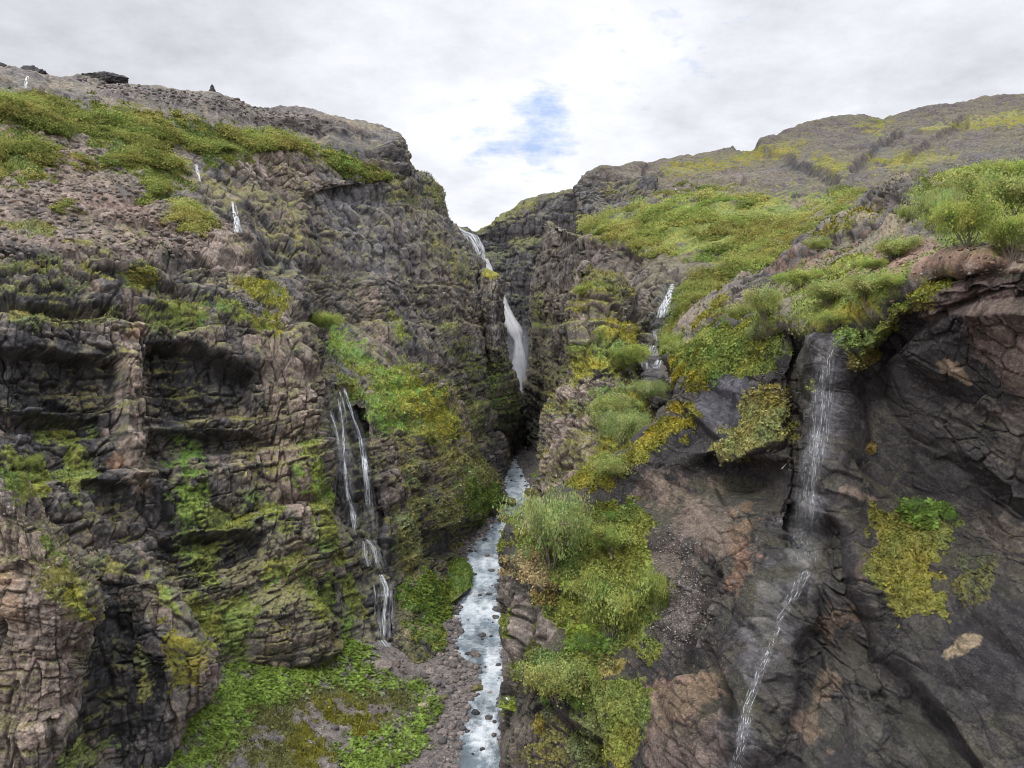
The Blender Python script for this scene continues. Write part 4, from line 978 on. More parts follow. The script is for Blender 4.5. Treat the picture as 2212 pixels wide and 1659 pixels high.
colv = mix(np.broadcast_to(np.array([.12,.106,.098]), GV.shape), np.array([.22,.19,.17]), np.clip(.5+.5*a_*.8+.6*b_*.6, 0, 1))
colv = mix(colv, np.array([.09,.08,.078]), sstep(.35, -.2, dl)*.7)
paint_V = [
 ('lush', PG(30, (250,1720),(330,1560),(470,1470),(700,1430),(900,1510),(840,1730)), .55, LUSH),
 ('grass', PG(26, (250,1720),(330,1560),(470,1470),(560,1420),(700,1430),(820,1430),(900,1500),(930,1570),(870,1659),(840,1730)), .75, OLIVE*.95),
 ('lush', PG(26, (300,1720),(330,1570),(470,1450),(480,1390),(700,1440),(700,1480),(560,1540),(470,1659),(420,1720)), .95, LUSH*1.05),
 ('lush', PG(20, (690,1440),(700,1350),(780,1380),(800,1420),(860,1480),(800,1500),(720,1480)), 1, LUSH*1.1),
 ('moss', PG(24, (660,1500),(760,1490),(830,1540),(850,1620),(720,1700),(640,1690),(600,1600)), .62, MOSS*.8),
 ('lush', PG(22, (720,1600),(860,1560),(930,1520),(940,1600),(850,1680),(740,1730)), .85, LUSH),
 ('lush', S_(20, (900,1490),(940,1540)), .9, LUSH*.9),
]
kv = {}
vegv = np.zeros(X.shape)
for kind, spec, strength, colour in paint_V:
    m = patch_mask(pxv, pyv, nz+nf*.5, spec)*strength
    m = sstep(.35, .7, m*.85+.85*nz+.45*nf)*(m > .05)
    vegv = np.maximum(vegv, m); colv = mix(colv, colour*(1+.3*nf[..., None]), m)
    for kk in kv: kv[kk] = kv[kk]*(1-m) if kk != kind else kv[kk]
    kv[kind] = np.maximum(kv.get(kind, 0), m)
floor = grid_mesh('canyon_floor', GV, M_MID, {'Col': np.clip(colv, .02, .6), 'Wet': sstep(.6, -.3, np.maximum(dl, dr)), 'Lichen': .3*(1-vegv)})
tag(floor, 'stony valley floor with herb covered bank beside the river', 'ground', kind='structure')
nv = gnormals(GV); nv *= np.sign(nv[..., 2:3])
VS = dict(V=GV.reshape(-1, 3), N=nv.reshape(-1, 3), px=pxv.reshape(-1), py=pyv.reshape(-1), veg=vegv.reshape(-1), nz=nz.reshape(-1), nf=nf.reshape(-1), kinds={k: v.reshape(-1) for k, v in kv.items()},
          area=(np.linalg.norm(np.gradient(GV, axis=1), axis=-1)*np.linalg.norm(np.gradient(GV, axis=0), axis=-1)).reshape(-1), col=colv.reshape(-1, 3), dl=dl.reshape(-1), dr=dr.reshape(-1))
# water
yw = np.concatenate([np.arange(90, 200, .3), np.arange(200, 420, .7)]); uw = np.linspace(-1, 1, 60)
xw = np.interp(yw, ry, rx)[:, None]+uw[None]*(np.interp(yw, ry, rw)[:, None]+1.2)
YW = np.broadcast_to(yw[:, None], xw.shape)
pw = np.stack([xw, YW, xw*0], -1)
wv = .22*fbm(pw*np.array([.9, .45, 1]), 4, 300)+.18*(1-np.abs(fbm(pw*np.array([.5, .9, 1]), 3, 301))*2)
ZW = zriv(YW)-.12+wv
rap = .5+.5*fbm(np.stack([xw*.15, YW*.09, xw*0], -1), 3, 302)
GW = np.stack([xw, YW, ZW], -1)
pxw, pyw = proj(GW)
foam = np.clip(-.04+.5*rap+.55*np.maximum(wv*2.2, -.2), 0, 1)
for spec, s_ in ((E(1052,1215,40,18), .25), (E(1065,1430,24,30), .35), (E(1045,1585,34,55), .3), (E(1110,1140,30,20), .3), (E(1040,1300,40,40), .12)):
    foam = foam+s_*sstep(1.3, .4, ell(pxw, pyw, *spec[1:]))
calm = sstep(1.3, .5, ell(pxw, pyw, 950, 1640, 80, 30))
foam = np.clip(foam-.5*calm, 0, 1)
colw = mix(np.broadcast_to(np.array([.15,.185,.21]), GW.shape), np.array([.24,.32,.37]), sstep(.3, .8, rap))
colw = mix(colw, np.array([.10,.10,.10]), calm*.7)
rv = grid_mesh('river', GW, M_RIVER, {'Col': colw, 'Foam': foam}, True, flip=False)
tag(rv, 'pale blue white river rushing through the canyon floor', 'river', kind='structure')

tm = np.array([(x, y, -84.) for y in (-900, 2600) for x in (-2200, 2200)])
tg = raw_mesh('terrain', tm, np.array([(0,1,3,2)]), M_FAR, {'Col': np.broadcast_to(SCREE*.7, (4, 3)), 'Wet': np.zeros(4), 'Lichen': np.zeros(4)})
tag(tg, 'broad dark ground sheet under the valley', 'ground', kind='structure')

# ------------------------------------------------------------------ plants
def leaf_quads(cen, nrm, size, col, aspect=.6, jitter=1.0):
    """small leaf shaped faces (rhombs) at random tilts round nrm"""
    n = len(cen)
    r = rng.normal(size=(n, 3))*jitter
    nn = nrm+r*.7; nn /= np.linalg.norm(nn, axis=1, keepdims=True)+1e-9
    t = np.cross(nn, rng.normal(size=(n, 3))); t /= np.linalg.norm(t, axis=1, keepdims=True)+1e-9
    b = np.cross(nn, t)
    s = size[:, None]
    v = np.stack([cen-t*s, cen-b*s*aspect+nn*s*.15, cen+t*s, cen+b*s*aspect+nn*s*.15], 1).reshape(-1, 3)
    q = np.arange(4*n).reshape(n, 4)
    c = np.repeat(col, 4, axis=0)
    return v, q, c

def blade_quads(base, nrm, h, w, col):
    """grass / moss tufts: narrow upright kites"""
    n = len(base)
    up = nrm*.5+np.array([0, 0, .6])+rng.normal(size=(n, 3))*.45; up /= np.linalg.norm(up, axis=1, keepdims=True)
    t = np.cross(up, rng.normal(size=(n, 3))); t /= np.linalg.norm(t, axis=1, keepdims=True)+1e-9
    h = h[:, None]; w = w[:, None]
    v = np.stack([base-up*h*.15, base+up*h*.45+t*w, base+up*h, base+up*h*.45-t*w], 1).reshape(-1, 3)
    return v, np.arange(4*n).reshape(n, 4), np.repeat(col, 4, axis=0)

def pick(S, w, n):
    p = w*S['area']; tot = p.sum()
    if tot <= 0: return np.zeros(0, int)
    return rng.choice(len(p), size=n, p=p/tot)

def visible_w(S):
    return (S['px'] > -60) & (S['px'] < 2270) & (S['py'] > 0) & (S['py'] < 1720) & ((-(S['V']*S['N']).sum(1)) > -.15*np.linalg.norm(S['V'], axis=1))

def cover(name, S, w, n, hpx, label, cat, bright=1.0, tint=None, wid=.3, leafy=0.0):
    """ground plants: n tufts standing where weight w says; size in picture px of the 1024 frame"""
    w = w*visible_w(S)
    i = pick(S, w, n)
    if len(i) == 0: return
    V = S['V'][i]; k = S['V'][i][:, 1]/773.
    V = V+rng.normal(size=V.shape)*k[:, None]*.7
    sz = k*hpx*rng.uniform(.5, 1.3, len(i))
    base = S['col'][i] if tint is None else np.broadcast_to(tint, (len(i), 3))
    cl = vnoise(V/(k.mean()*9), 400)[:, None]
    c = np.clip(base*bright*(1+.30*rng.normal(size=(len(i), 1))*.6+.35*cl)+rng.normal(size=(len(i), 3))*.006, .012, .5)
    if leafy > 0:
        m = rng.random(len(i)) < leafy
        a = leaf_quads(V[m]+S['N'][i][m]*sz[m][:, None]*.4, S['N'][i][m]*.6+np.array([0, 0, .5]), sz[m]*.55, c[m], .75, .5)
        b = blade_quads(V[~m], S['N'][i][~m], sz[~m], sz[~m]*wid, c[~m])
        v = np.concatenate([a[0], b[0]]); q = np.concatenate([a[1], b[1]+len(a[0])]); c = np.concatenate([a[2], b[2]])
    else:
        v, q, c = blade_quads(V, S['N'][i], sz, sz*wid, c)
    o = raw_mesh(name, v, q, M_MOSS, {'Col': c})
    return tag(o, label, cat, kind='stuff')

def thicket(name, S, spec_list, n_bush, hpx, leaves, label, tint, thr=.5):
    """a brushwood thicket: low domes of leaves crowding each other"""
    w = 0
    for sp in spec_list: w = np.maximum(w, patch_mask(S['px'], S['py'], S['nz']*.8+S['nf']*.3, sp, .25))
    w = sstep(.25, .85, w)*visible_w(S); w = w*sstep(-.5, -.1, vnoise(S['V']/9.0, 415)+.4*S['nz'])
    i = pick(S, w, n_bush)
    if len(i) == 0: return
    cen = S['V'][i]; k = cen[:, 1]/773.
    h = k*hpx*np.clip(rng.lognormal(-.08, .42, len(i)), .3, 2.1)
    tone = np.clip(1+.22*rng.normal(size=len(i))+.35*vnoise(cen/(k.mean()*28), 410), .45, 1.7)
    hue = rng.normal(size=len(i))*.5+vnoise(cen/(k.mean()*50), 411)
    cols = np.stack([tint[0]*(1+.22*hue), np.full(len(i), tint[1]), tint[2]*(1+.1*hue)], -1)*tone[:, None]
    j = np.repeat(np.arange(len(i)), leaves)
    u = rng.normal(size=(len(j), 3)); u /= np.linalg.norm(u, axis=1, keepdims=True)
    u[:, 2] = np.abs(u[:, 2])
    r = rng.uniform(.55, 1.0, len(j))**.5
    pos = cen[j]+u*(h[j]*r)[:, None]*np.array([1.15, 1.15, .85])
    c = cols[j]*(.8+.3*rng.random((len(j), 1)))
    v, q, cc = leaf_quads(pos, u*.8+np.array([0, 0, .4]), (k[j]*.95)*rng.uniform(.6, 1.4, len(j)), np.clip(c, .01, .5))
    return tag(raw_mesh(name, v, q, M_LEAF, {'Col': cc}), label, 'brushwood', kind='stuff')

T_GREEN = np.array([.33, .35, .105])
thicket('brushwood', LS, [PG(16, (-300,195),(60,215),(250,240),(430,275),(560,300),(670,318),(600,318),(470,345),(400,315),(200,290),(-300,265))], 3800, 5.5, 40, 'olive green birch scrub in a long band under the left skyline', T_GREEN*.92)
thicket('brushwood', LS, [PG(10, (185,288),(300,300),(395,350),(408,400),(330,412),(240,360))], 1000, 5.5, 45, 'bright green wedge of scrub pointing down the middle of the left terrace', T_GREEN*1.0)
thicket('brushwood', LS, [PG(14, (-300,285),(60,290),(120,340),(90,385),(-300,375))], 700, 6, 45, 'dense green scrub cut off by the left edge of the view', T_GREEN*1.0)
thicket('brushwood', LS, [PG(8, (640,312),(760,348),(850,392),(820,392),(720,360))], 420, 4, 35, 'thin strip of scrub below the upper dark crag on the left', T_GREEN*1.0)
thicket('brushwood', LS, [E(405,470,50,28,15)], 330, 6, 55, 'rounded patch of bright scrub left of the small double waterfall', T_GREEN*1.1)
thicket('brushwood', LS, [E(310,600,30,24,10), E(160,350,60,14,20), E(310,435,26,12,0), E(160,450,40,16,0)], 260, 4, 35, 'scattered low scrub clumps among the scree of the left terrace', T_GREEN*.95)
thicket('brushwood', RMS, [PG(16, (1265,490),(1400,455),(1560,428),(1640,440),(1690,500),(1620,565),(1500,555),(1400,540),(1330,515))], 2600, 5.5, 45, 'wide green scrub terrace on the right of the gorge', T_GREEN*1.02)
thicket('brushwood', RMS, [PG(12, (1660,500),(1760,440),(1850,415),(1840,440),(1700,540),(1620,580))], 700, 5.5, 40, 'tongue of scrub running up behind the dark ridge', T_GREEN*.98)
thicket('brushwood', RMS, [PG(10, (1290,415),(1500,405),(1660,405),(1650,420),(1480,428))], 220, 3.5, 25, 'thin dull scrub fringe at the foot of the brown mountain', T_GREEN*.7)
thicket('brushwood', RMS, [PG(14, (1490,610),(1600,570),(1690,545),(1600,630),(1500,700),(1430,755))], 1300, 7, 50, 'green scrub filling the side valley beside the small cascade', T_GREEN*.95)
cover('moss_cover', LS, LS['kinds']['moss']+.7*LS['kinds']['grass'], 60000, 1.8, 'moss and grass on the ledges of the left cliff', 'moss')
cover('moss_cover', L0S, L0S['veg'], 9000, 2.2, 'moss and grass tufts on the near left spur', 'moss')
cover('moss_cover', L3S, L3S['veg'], 42000, 2.0, 'thick moss and herbs over the buttress by the river bend', 'moss', 1.25, leafy=.3)
cover('herb_cover', LBS, LBS['veg'], 7000, 2.6, 'leafy growth on the green mound by the water', 'herbs', leafy=.7)
cover('grass_cover', LBS2, LBS2['veg'], 1500, 2.2, 'grass on the small hummock by the river bend', 'grass')
cover('moss_cover', L2S, L2S['veg'], 18000, 1.6, 'thin green growth on the receding left wall', 'moss')
cover('moss_cover', RPS, RPS['veg'], 30000, 2.0, 'yellow moss cushions on the free standing crag', 'moss', 1.05)
cover('grass_cover', RHS, RHS['veg'], 40000, 2.8, 'grass and low herbs on the near right slope', 'grass', 1.05, leafy=.3)
cover('moss_cover', NRS, NRS['kinds']['moss']+NRS['kinds']['grass'], 85000, 3.0, 'moss and grass hanging on the near right rock face', 'moss', 1.05, leafy=.2)
cover('herb_cover', NRS, NRS['kinds']['lush'], 9000, 4.5, 'bright leafy herbs on the near right ledges', 'herbs', 1.1, leafy=.8)
cover('herb_cover', VS, VS['kinds']['lush'], 38000, 3.6, 'bright green leafy herbs over the valley floor', 'herbs', 1.1, leafy=.8)
cover('moss_cover', VS, VS['kinds']['moss']+.6*VS['kinds']['grass'], 22000, 2.4, 'ochre moss between the stones of the valley floor', 'moss')

# ------------------------------------------------------------------ finding places on the built ground
def place(S, px, py, r=5.0):
    """nearest built point of a landform seen at (px,py): position, normal"""
    d = np.hypot(S['px']-px, S['py']-py)
    m = np.where(d < r)[0]
    if len(m) == 0: m = np.array([d.argmin()])
    dist = np.linalg.norm(S['V'][m], axis=1)
    near = m[dist < dist.min()+.03*dist.min()]
    k = near[d[near].argmin()]
    return S['V'][k], S['N'][k]

def ridge(S, px, w_=9):
    m = np.where(np.abs(S['px']-px) < w_)[0]; k = m[S['py'][m].argmin()]
    return S['V'][k].copy()

def empty(name, loc, label, cat, group=None, rz=0):
    o = bpy.data.objects.new(name, None); C.objects.link(o); o.location = loc; o.rotation_euler[2] = rz; o.empty_display_size = .2
    return tag(o, label, cat, group)

def dup(root, loc, label, scale=None, rz=0, group=None):
    r = root.copy(); C.objects.link(r); r.location = loc; r.rotation_euler = (0, 0, rz); r['label'] = label
    if group: r['group'] = group
    if scale is not None: r.scale = scale
    for ch in list(root.children):
        c = ch.copy(); C.objects.link(c); c.parent = r
        for g in ch.children:
            d = g.copy(); C.objects.link(d); d.parent = c
    return r

# ------------------------------------------------------------------ falling water
def drape(S, pts, off=.35, n_per=14):
    A = np.array([(p[0], p[1]) for p in pts], float); W = np.array([p[2] for p in pts], float)
    n = max(6, int(np.hypot(*np.diff(A, axis=0).T).sum()/3))
    ts = np.linspace(0, len(A)-1, n)
    A = crom(A, ts); W = np.interp(ts, np.arange(len(W)), W)
    if isinstance(S, (int, float)): d = np.full(n, float(S))
    elif isinstance(S, list): d = np.interp(ts, np.arange(len(S)), S)
    else:
        d = np.array([place(S, x, y, 4.0)[0][1] for x, y in A])
        k = 5; pad = np.pad(d, k, mode='edge')
        d = np.array([np.sort(pad[i:i+2*k+1])[:4].mean() for i in range(n)])-off
    return P(A[:, 0], A[:, 1], d), W*d/F

def ribbon(name, parent, S, pts, mat, cover=1.0, off=.35, fine=.35, longs=5.0, bulge=.3, edge=.5, seed=0, fade=.06):
    cen, w = drape(S, pts, off)
    n = len(cen); m = 15
    u = np.linspace(-1, 1, m)
    wob = np.stack([fbm(np.stack([np.full(n, k*3.1+seed), cen[:, 2]/(w.mean()*2+.3), cen[:, 1]*0], -1), 3, 500+k) for k in range(2)], -1)
    view = -cen/np.linalg.norm(cen, axis=1, keepdims=True)
    side = np.cross(view, np.array([0, 0, 1.])); side /= np.linalg.norm(side, axis=1, keepdims=True)
    side = -side
    hw = w*.62*(1+.5*wob[:, 0])
    G = cen[:, None]+side[:, None]*(u[None, :, None]*hw[:, None, None])+view[:, None]*((1-u**2)[None, :, None]*bulge*hw[:, None, None])
    L = np.concatenate([[0], np.cumsum(np.linalg.norm(np.diff(cen, axis=0), axis=1))])
    flow = np.stack([u[None]*hw[:, None]/fine+L[:, None]*.02, np.broadcast_to(L[:, None]/longs, (n, m)), np.full((n, m), seed*3.7+1.0)], -1)
    al = (1-np.abs(u)[None]**2.2)**edge*cover*np.ones((n, 1))
    t = np.linspace(0, 1, n); al = al*(sstep(0, fade, t)*sstep(1.0, .9, t))[:, None]
    inv = np.array(parent.location)
    G = G-inv
    idx = np.arange(n*m).reshape(n, m)
    q = np.stack([idx[:-1, :-1], idx[1:, :-1], idx[1:, 1:], idx[:-1, 1:]], -1).reshape(-1, 4)
    return raw_mesh(name, G.reshape(-1, 3), q, mat, {'Flow': flow, 'Cover': al}, True, parent)

def fall_thing(px, py, d, label):
    return empty('waterfall', tuple(P(px, py, d)), label, 'waterfall')

f = fall_thing(1121, 845, 445, 'tall white waterfall dropping into the dark head of the gorge')
ribbon('upper_cascade', f, [462, 464, 466, 465, 463], [(973,484,14),(990,499,24),(1011,511,34),(1026,538,28),(1037,568,16)], M_FALL, 1.8, fine=.7, longs=6, seed=1)
ribbon('upper_cascade', f, [462, 463, 462], [(1047,558,8),(1052,576,16),(1056,600,22)], M_PLUNGE, 1.5, fine=.9, longs=7, seed=2, edge=.35)
ribbon('plunge', f, [452, 451, 450, 449, 448, 447, 446, 446, 446], [(1081,636,16),(1088,660,17),(1097,680,20),(1105,700,24),(1112,717,25),(1119,738,22),(1122,768,24),(1122,805,28),(1122,870,34)], M_PLUNGE, 1.25, fine=1.5, longs=9, seed=3, edge=.8)
ribbon('spray', f, [451, 449, 448, 447, 446], [(1124,686,28),(1130,725,30),(1130,768,30),(1126,810,20),(1121,848,9)], M_VEIL, 1.0, fine=3.0, longs=16, seed=4, edge=1.2, fade=.5)
ribbon('spray', f, [450, 449, 448, 447], [(1100,705,18),(1108,750,34),(1111,795,28),(1119,846,10)], M_VEIL, .7, fine=3.5, longs=18, seed=5, edge=1.2, fade=.6)

ribbon('mist', f, [452, 450, 448, 446], [(1112,700,20),(1116,750,48),(1117,800,44),(1120,850,22)], M_VEIL, .5, fine=5.0, longs=20, seed=6, edge=1.6, fade=.6)
f = fall_thing(845, 1418, 158, 'twin silver threads of water falling down the dark gully on the left')
for pts, cv in (([(743,836,5),(752,868,5),(768,914,6),(779,952,8),(787,994,9),(792,1051,11),(796,1100,9)], 1.2),
                ([(730,858,4),(739,910,4),(743,975,5),(747,1036,7),(753,1076,8),(762,1108,9),(768,1158,10)], 1.1),
                ([(712,886,3),(726,929,4),(732,966,4)], .8), ([(734,846,3),(744,880,3),(750,915,5)], .7),
                ([(792,1165,10),(808,1184,12),(815,1218,10)], 1.0), ([(786,1168,8),(790,1200,10),(798,1225,12)], .6),
                ([(822,1240,6),(834,1272,13),(831,1317,8),(829,1378,7)], 1.1), ([(808,1262,3),(811,1300,4),(810,1330,3)], .6), ([(842,1272,4),(846,1300,5),(846,1340,4)], .5),
                ([(824,1382,16),(836,1398,22),(848,1422,24)], .9)):
    ribbon('strand', f, L2S, pts, M_FALL, cv*1.1, off=1.2, fine=.22, longs=3, seed=len(pts)+pts[0][0]*.01)
for pts, cv, sd in (([(752,866,16),(768,914,20),(780,952,24),(787,994,28),(794,1051,34),(800,1110,36),(806,1165,30)], 1.0, 41), ([(733,868,14),(740,915,18),(745,975,22),(750,1036,26),(757,1080,28),(766,1140,26)], 1.0, 42),
                    ([(796,1165,30),(810,1195,36),(820,1230,30)], 1.0, 43), ([(823,1242,20),(832,1275,46),(832,1320,48),(832,1385,40)], 1.1, 44), ([(812,1384,30),(832,1400,48),(850,1424,56)], 1.0, 45), ([(716,890,8),(728,935,10),(736,985,8)], .9, 46)):
    ribbon('water_sheet', f, L2S, pts, M_SHEET, cv, off=.9, fine=.4, longs=3.5, seed=sd, edge=.9)
f = fall_thing(512, 505, 175, 'small double waterfall below a bright scrub patch on the left terrace')
ribbon('strand', f, LS, [(502,434,5),(505,455,6),(509,480,8),(511,504,9)], M_FALL, 1.1, off=1.0, fine=.25, longs=3, seed=21)
ribbon('strand', f, LS, [(508,436,4),(511,460,6),(516,485,7),(520,505,7)], M_FALL, .8, off=1.0, fine=.25, longs=3, seed=22)
f = fall_thing(434, 396, 205, 'thin trickle between rock steps at the foot of the left scrub band')
ribbon('strand', f, LS, [(423,354,5),(427,372,5),(433,394,5)], M_FALL, 1.0, off=1.0, fine=.25, longs=3, seed=23)
f = fall_thing(57, 192, 222, 'far tiny waterfall just below the rocky skyline at the upper left')
ribbon('strand', f, LS, [(60,162,5),(57,176,6),(55,192,6)], M_FALL, 1.1, off=1.0, fine=.3, longs=3, seed=24)
f = fall_thing(1420, 795, 140, 'stepped cascade in the side valley beside dense green scrub')
for pts, cv in (([(1453,612,9),(1443,643,14),(1434,665,18),(1426,688,19)], 1.3), ([(1449,640,4),(1445,660,6),(1442,682,7)], .7), ([(1413,714,6),(1416,726,7),(1420,738,8)], 1.0), ([(1411,746,12),(1408,756,20),(1411,770,22)], 1.2),
                ([(1426,777,14),(1424,786,20),(1418,797,16)], 1.5), ([(1386,780,4),(1388,794,4)], 1.0), ([(1397,782,4),(1398,798,4)], 1.0)):
    pts = [pts[0], ((pts[0][0]+pts[-1][0])/2, (pts[0][1]+pts[-1][1])/2, pts[0][2]), pts[-1]] if len(pts) == 2 else pts
    ribbon('strand', f, RMS, pts, M_FALL, cv, off=.8, fine=.25, longs=2.5, seed=pts[0][0]*.013)
f = fall_thing(1742, 1225, 42, 'sparse glittering trickle dripping from a moss edged slab on the near right rock')
ribbon('lip_sheet', f, NRS, [(1822,728,10),(1806,742,12),(1796,757,14),(1788,776,16)], M_TRICKLE, 1.0, off=.12, fine=.05, longs=.8, seed=31)
ribbon('strand', f, NRS, [(1783,768,40),(1780,830,40),(1774,890,40),(1768,950,44),(1760,1010,46)], M_TRICKLE, .9, off=.25, fine=.045, longs=.55, seed=32, edge=.8)
ribbon('strand', f, NRS, [(1768,940,44),(1756,1010,52),(1750,1080,56),(1744,1150,56),(1738,1225,50)], M_TRICKLE, .5, off=.25, fine=.045, longs=.5, seed=33, edge=.9)
ribbon('strand', f, NRS, [(1779,785,7),(1778,840,6),(1776,880,6),(1770,930,8),(1758,1000,9),(1756,1070,8),(1752,1140,8)], M_TRICKLE, 1.4, off=.3, fine=.03, longs=.5, seed=34)
ribbon('water_sheet', f, NRS, [(1790,765,46),(1780,840,56),(1770,920,66),(1758,1000,78),(1748,1080,84),(1740,1160,84),(1735,1235,70)], M_SHEET, .35, off=.3, fine=.12, longs=1.6, seed=37, edge=1.0)
f = fall_thing(1590, 1700, 35, 'thin run of water sliding down the smooth wet spur at the bottom right')
ribbon('strand', f, NRS, [(1738,1232,26),(1722,1268,34),(1700,1310,26),(1682,1345,12)], M_TRICKLE, .7, off=.12, fine=.05, longs=.5, seed=35)
ribbon('strand', f, NRS, [(1690,1330,8),(1668,1392,14),(1645,1440,22),(1628,1490,20),(1615,1530,22),(1606,1590,26),(1592,1660,30),(1585,1725,30)], M_TRICKLE, 1.1, off=.15, fine=.05, longs=.5, seed=36)

# ------------------------------------------------------------------ bushes: stems + leafy crown, five patterns
def tube(v, q, a, b, r0, r1, k=5):
    a, b = np.array(a), np.array(b); t = b-a; t = t/np.linalg.norm(t)
    s = np.cross(t, [.3, .5, .8]); s /= np.linalg.norm(s); u = np.cross(t, s); o = len(v)
    for c, r in ((a, r0), (b, r1)):
        for i in range(k):
            an = 2*math.pi*i/k; v.append(c+(s*math.cos(an)+u*math.sin(an))*r)
    for i in range(k): q.append((o+i, o+(i+1) % k, o+k+(i+1) % k, o+k+i))

def bush_pattern(seed, flat=1.0, leaves=11000, stems=9, col=(.21, .25, .075), airy=.2, leaf=.0165):
    r = np.random.default_rng(seed); v, q = [], []; tips = []
    for i in range(stems):
        az = 2*math.pi*(i+r.uniform(-.4, .4))/stems; lean = r.uniform(.15, 1.0)
        p = np.array([r.normal()*.03, r.normal()*.03, -.06]); d = np.array([math.cos(az)*lean*.62*flat, math.sin(az)*lean*.62*flat, .72])
        for sgm in range(4):
            n = p+d*r.uniform(.20, .30)
            tube(v, q, p, n, .014*(1-.22*sgm), .014*(.8-.2*sgm), 4)
            if sgm >= 1:
                for _ in range(3):
                    e = n+np.array([r.normal()*.17*flat, r.normal()*.17*flat, r.uniform(-.04, .17)])
                    tube(v, q, n, e, .006, .002, 3); tips.append(e)
            p = n; d = d+np.array([r.normal()*.12, r.normal()*.12, -.14])
        tips.append(p)
    tips = np.array(tips); tips[:, 2] = np.maximum(tips[:, 2], .06)
    k = r.integers(0, len(tips), leaves); sg = r.uniform(.045, .095, len(tips))
    pos = tips[k]+r.normal(size=(leaves, 3))*sg[k][:, None]*np.array([1.15, 1.15, .75])
    pos[:, 2] = np.abs(pos[:, 2]-.0)
    clump = 1+.24*r.normal(size=len(tips)); hue = r.normal(size=len(tips))*.10
    c = np.array(col)[None]*clump[k][:, None]*(1+.18*r.normal(size=(leaves, 1))); c[:, 0] *= 1+hue[k]
    out = pos-np.array([0, 0, .25]); out /= np.linalg.norm(out, axis=1, keepdims=True)+1e-9
    lv, lq, lc = leaf_quads(pos, out*.7+np.array([0, 0, .5]), leaf*np.clip(r.lognormal(-.1, .4, leaves), .4, 1.9), np.clip(c, .02, .5))
    lo, hi = lv.min(0), lv.max(0); w_ = max(hi[0]-lo[0], hi[1]-lo[1])*.86; h_ = hi[2]*.94
    S_c = np.array([1/w_, 1/w_, 1/h_])
    return np.array(v)*S_c, np.array(q), lv*S_c, lq, lc

PAT = {}
def bush(kind, S, px, py, wpx, hpx, label, rz=None, sink=.04, at=None):
    pos, nrm = place(S, px, py) if at is None else (np.array(at), None)
    d = pos[1]; k = d/F
    sc3 = (wpx*k, wpx*k, hpx*k); rz = random.uniform(0, 6.28) if rz is None else rz
    loc = tuple(pos-np.array([0, 0, sink*hpx*k]))
    if kind not in PAT:
        spec = dict(birch=dict(seed=1, col=(.37, .43, .14)), willow=dict(seed=2, col=(.37, .46, .165), flat=1.2, stems=11), olive=dict(seed=3, col=(.31, .38, .105), leaves=10000),
                    bright=dict(seed=4, col=(.35, .43, .11), flat=1.1), low=dict(seed=5, col=(.33, .40, .11), flat=1.5, stems=12),
                    herb=dict(seed=6, col=(.17, .30, .06), flat=1.4, stems=12, leaf=.02, leaves=2600))[kind]
        v, q, lv, lq, lc = bush_pattern(**spec)
        t = empty('herb_clump' if kind == 'herb' else 'bush', loc, label, 'plant' if kind == 'herb' else 'bush', None, rz); t.scale = sc3
        raw_mesh('stems', v, q, M_BARK, None, False, t); raw_mesh('crown', lv, lq, M_LEAF, {'Col': lc}, False, t)
        PAT[kind] = t; return t
    return dup(PAT[kind], loc, label, sc3, rz)

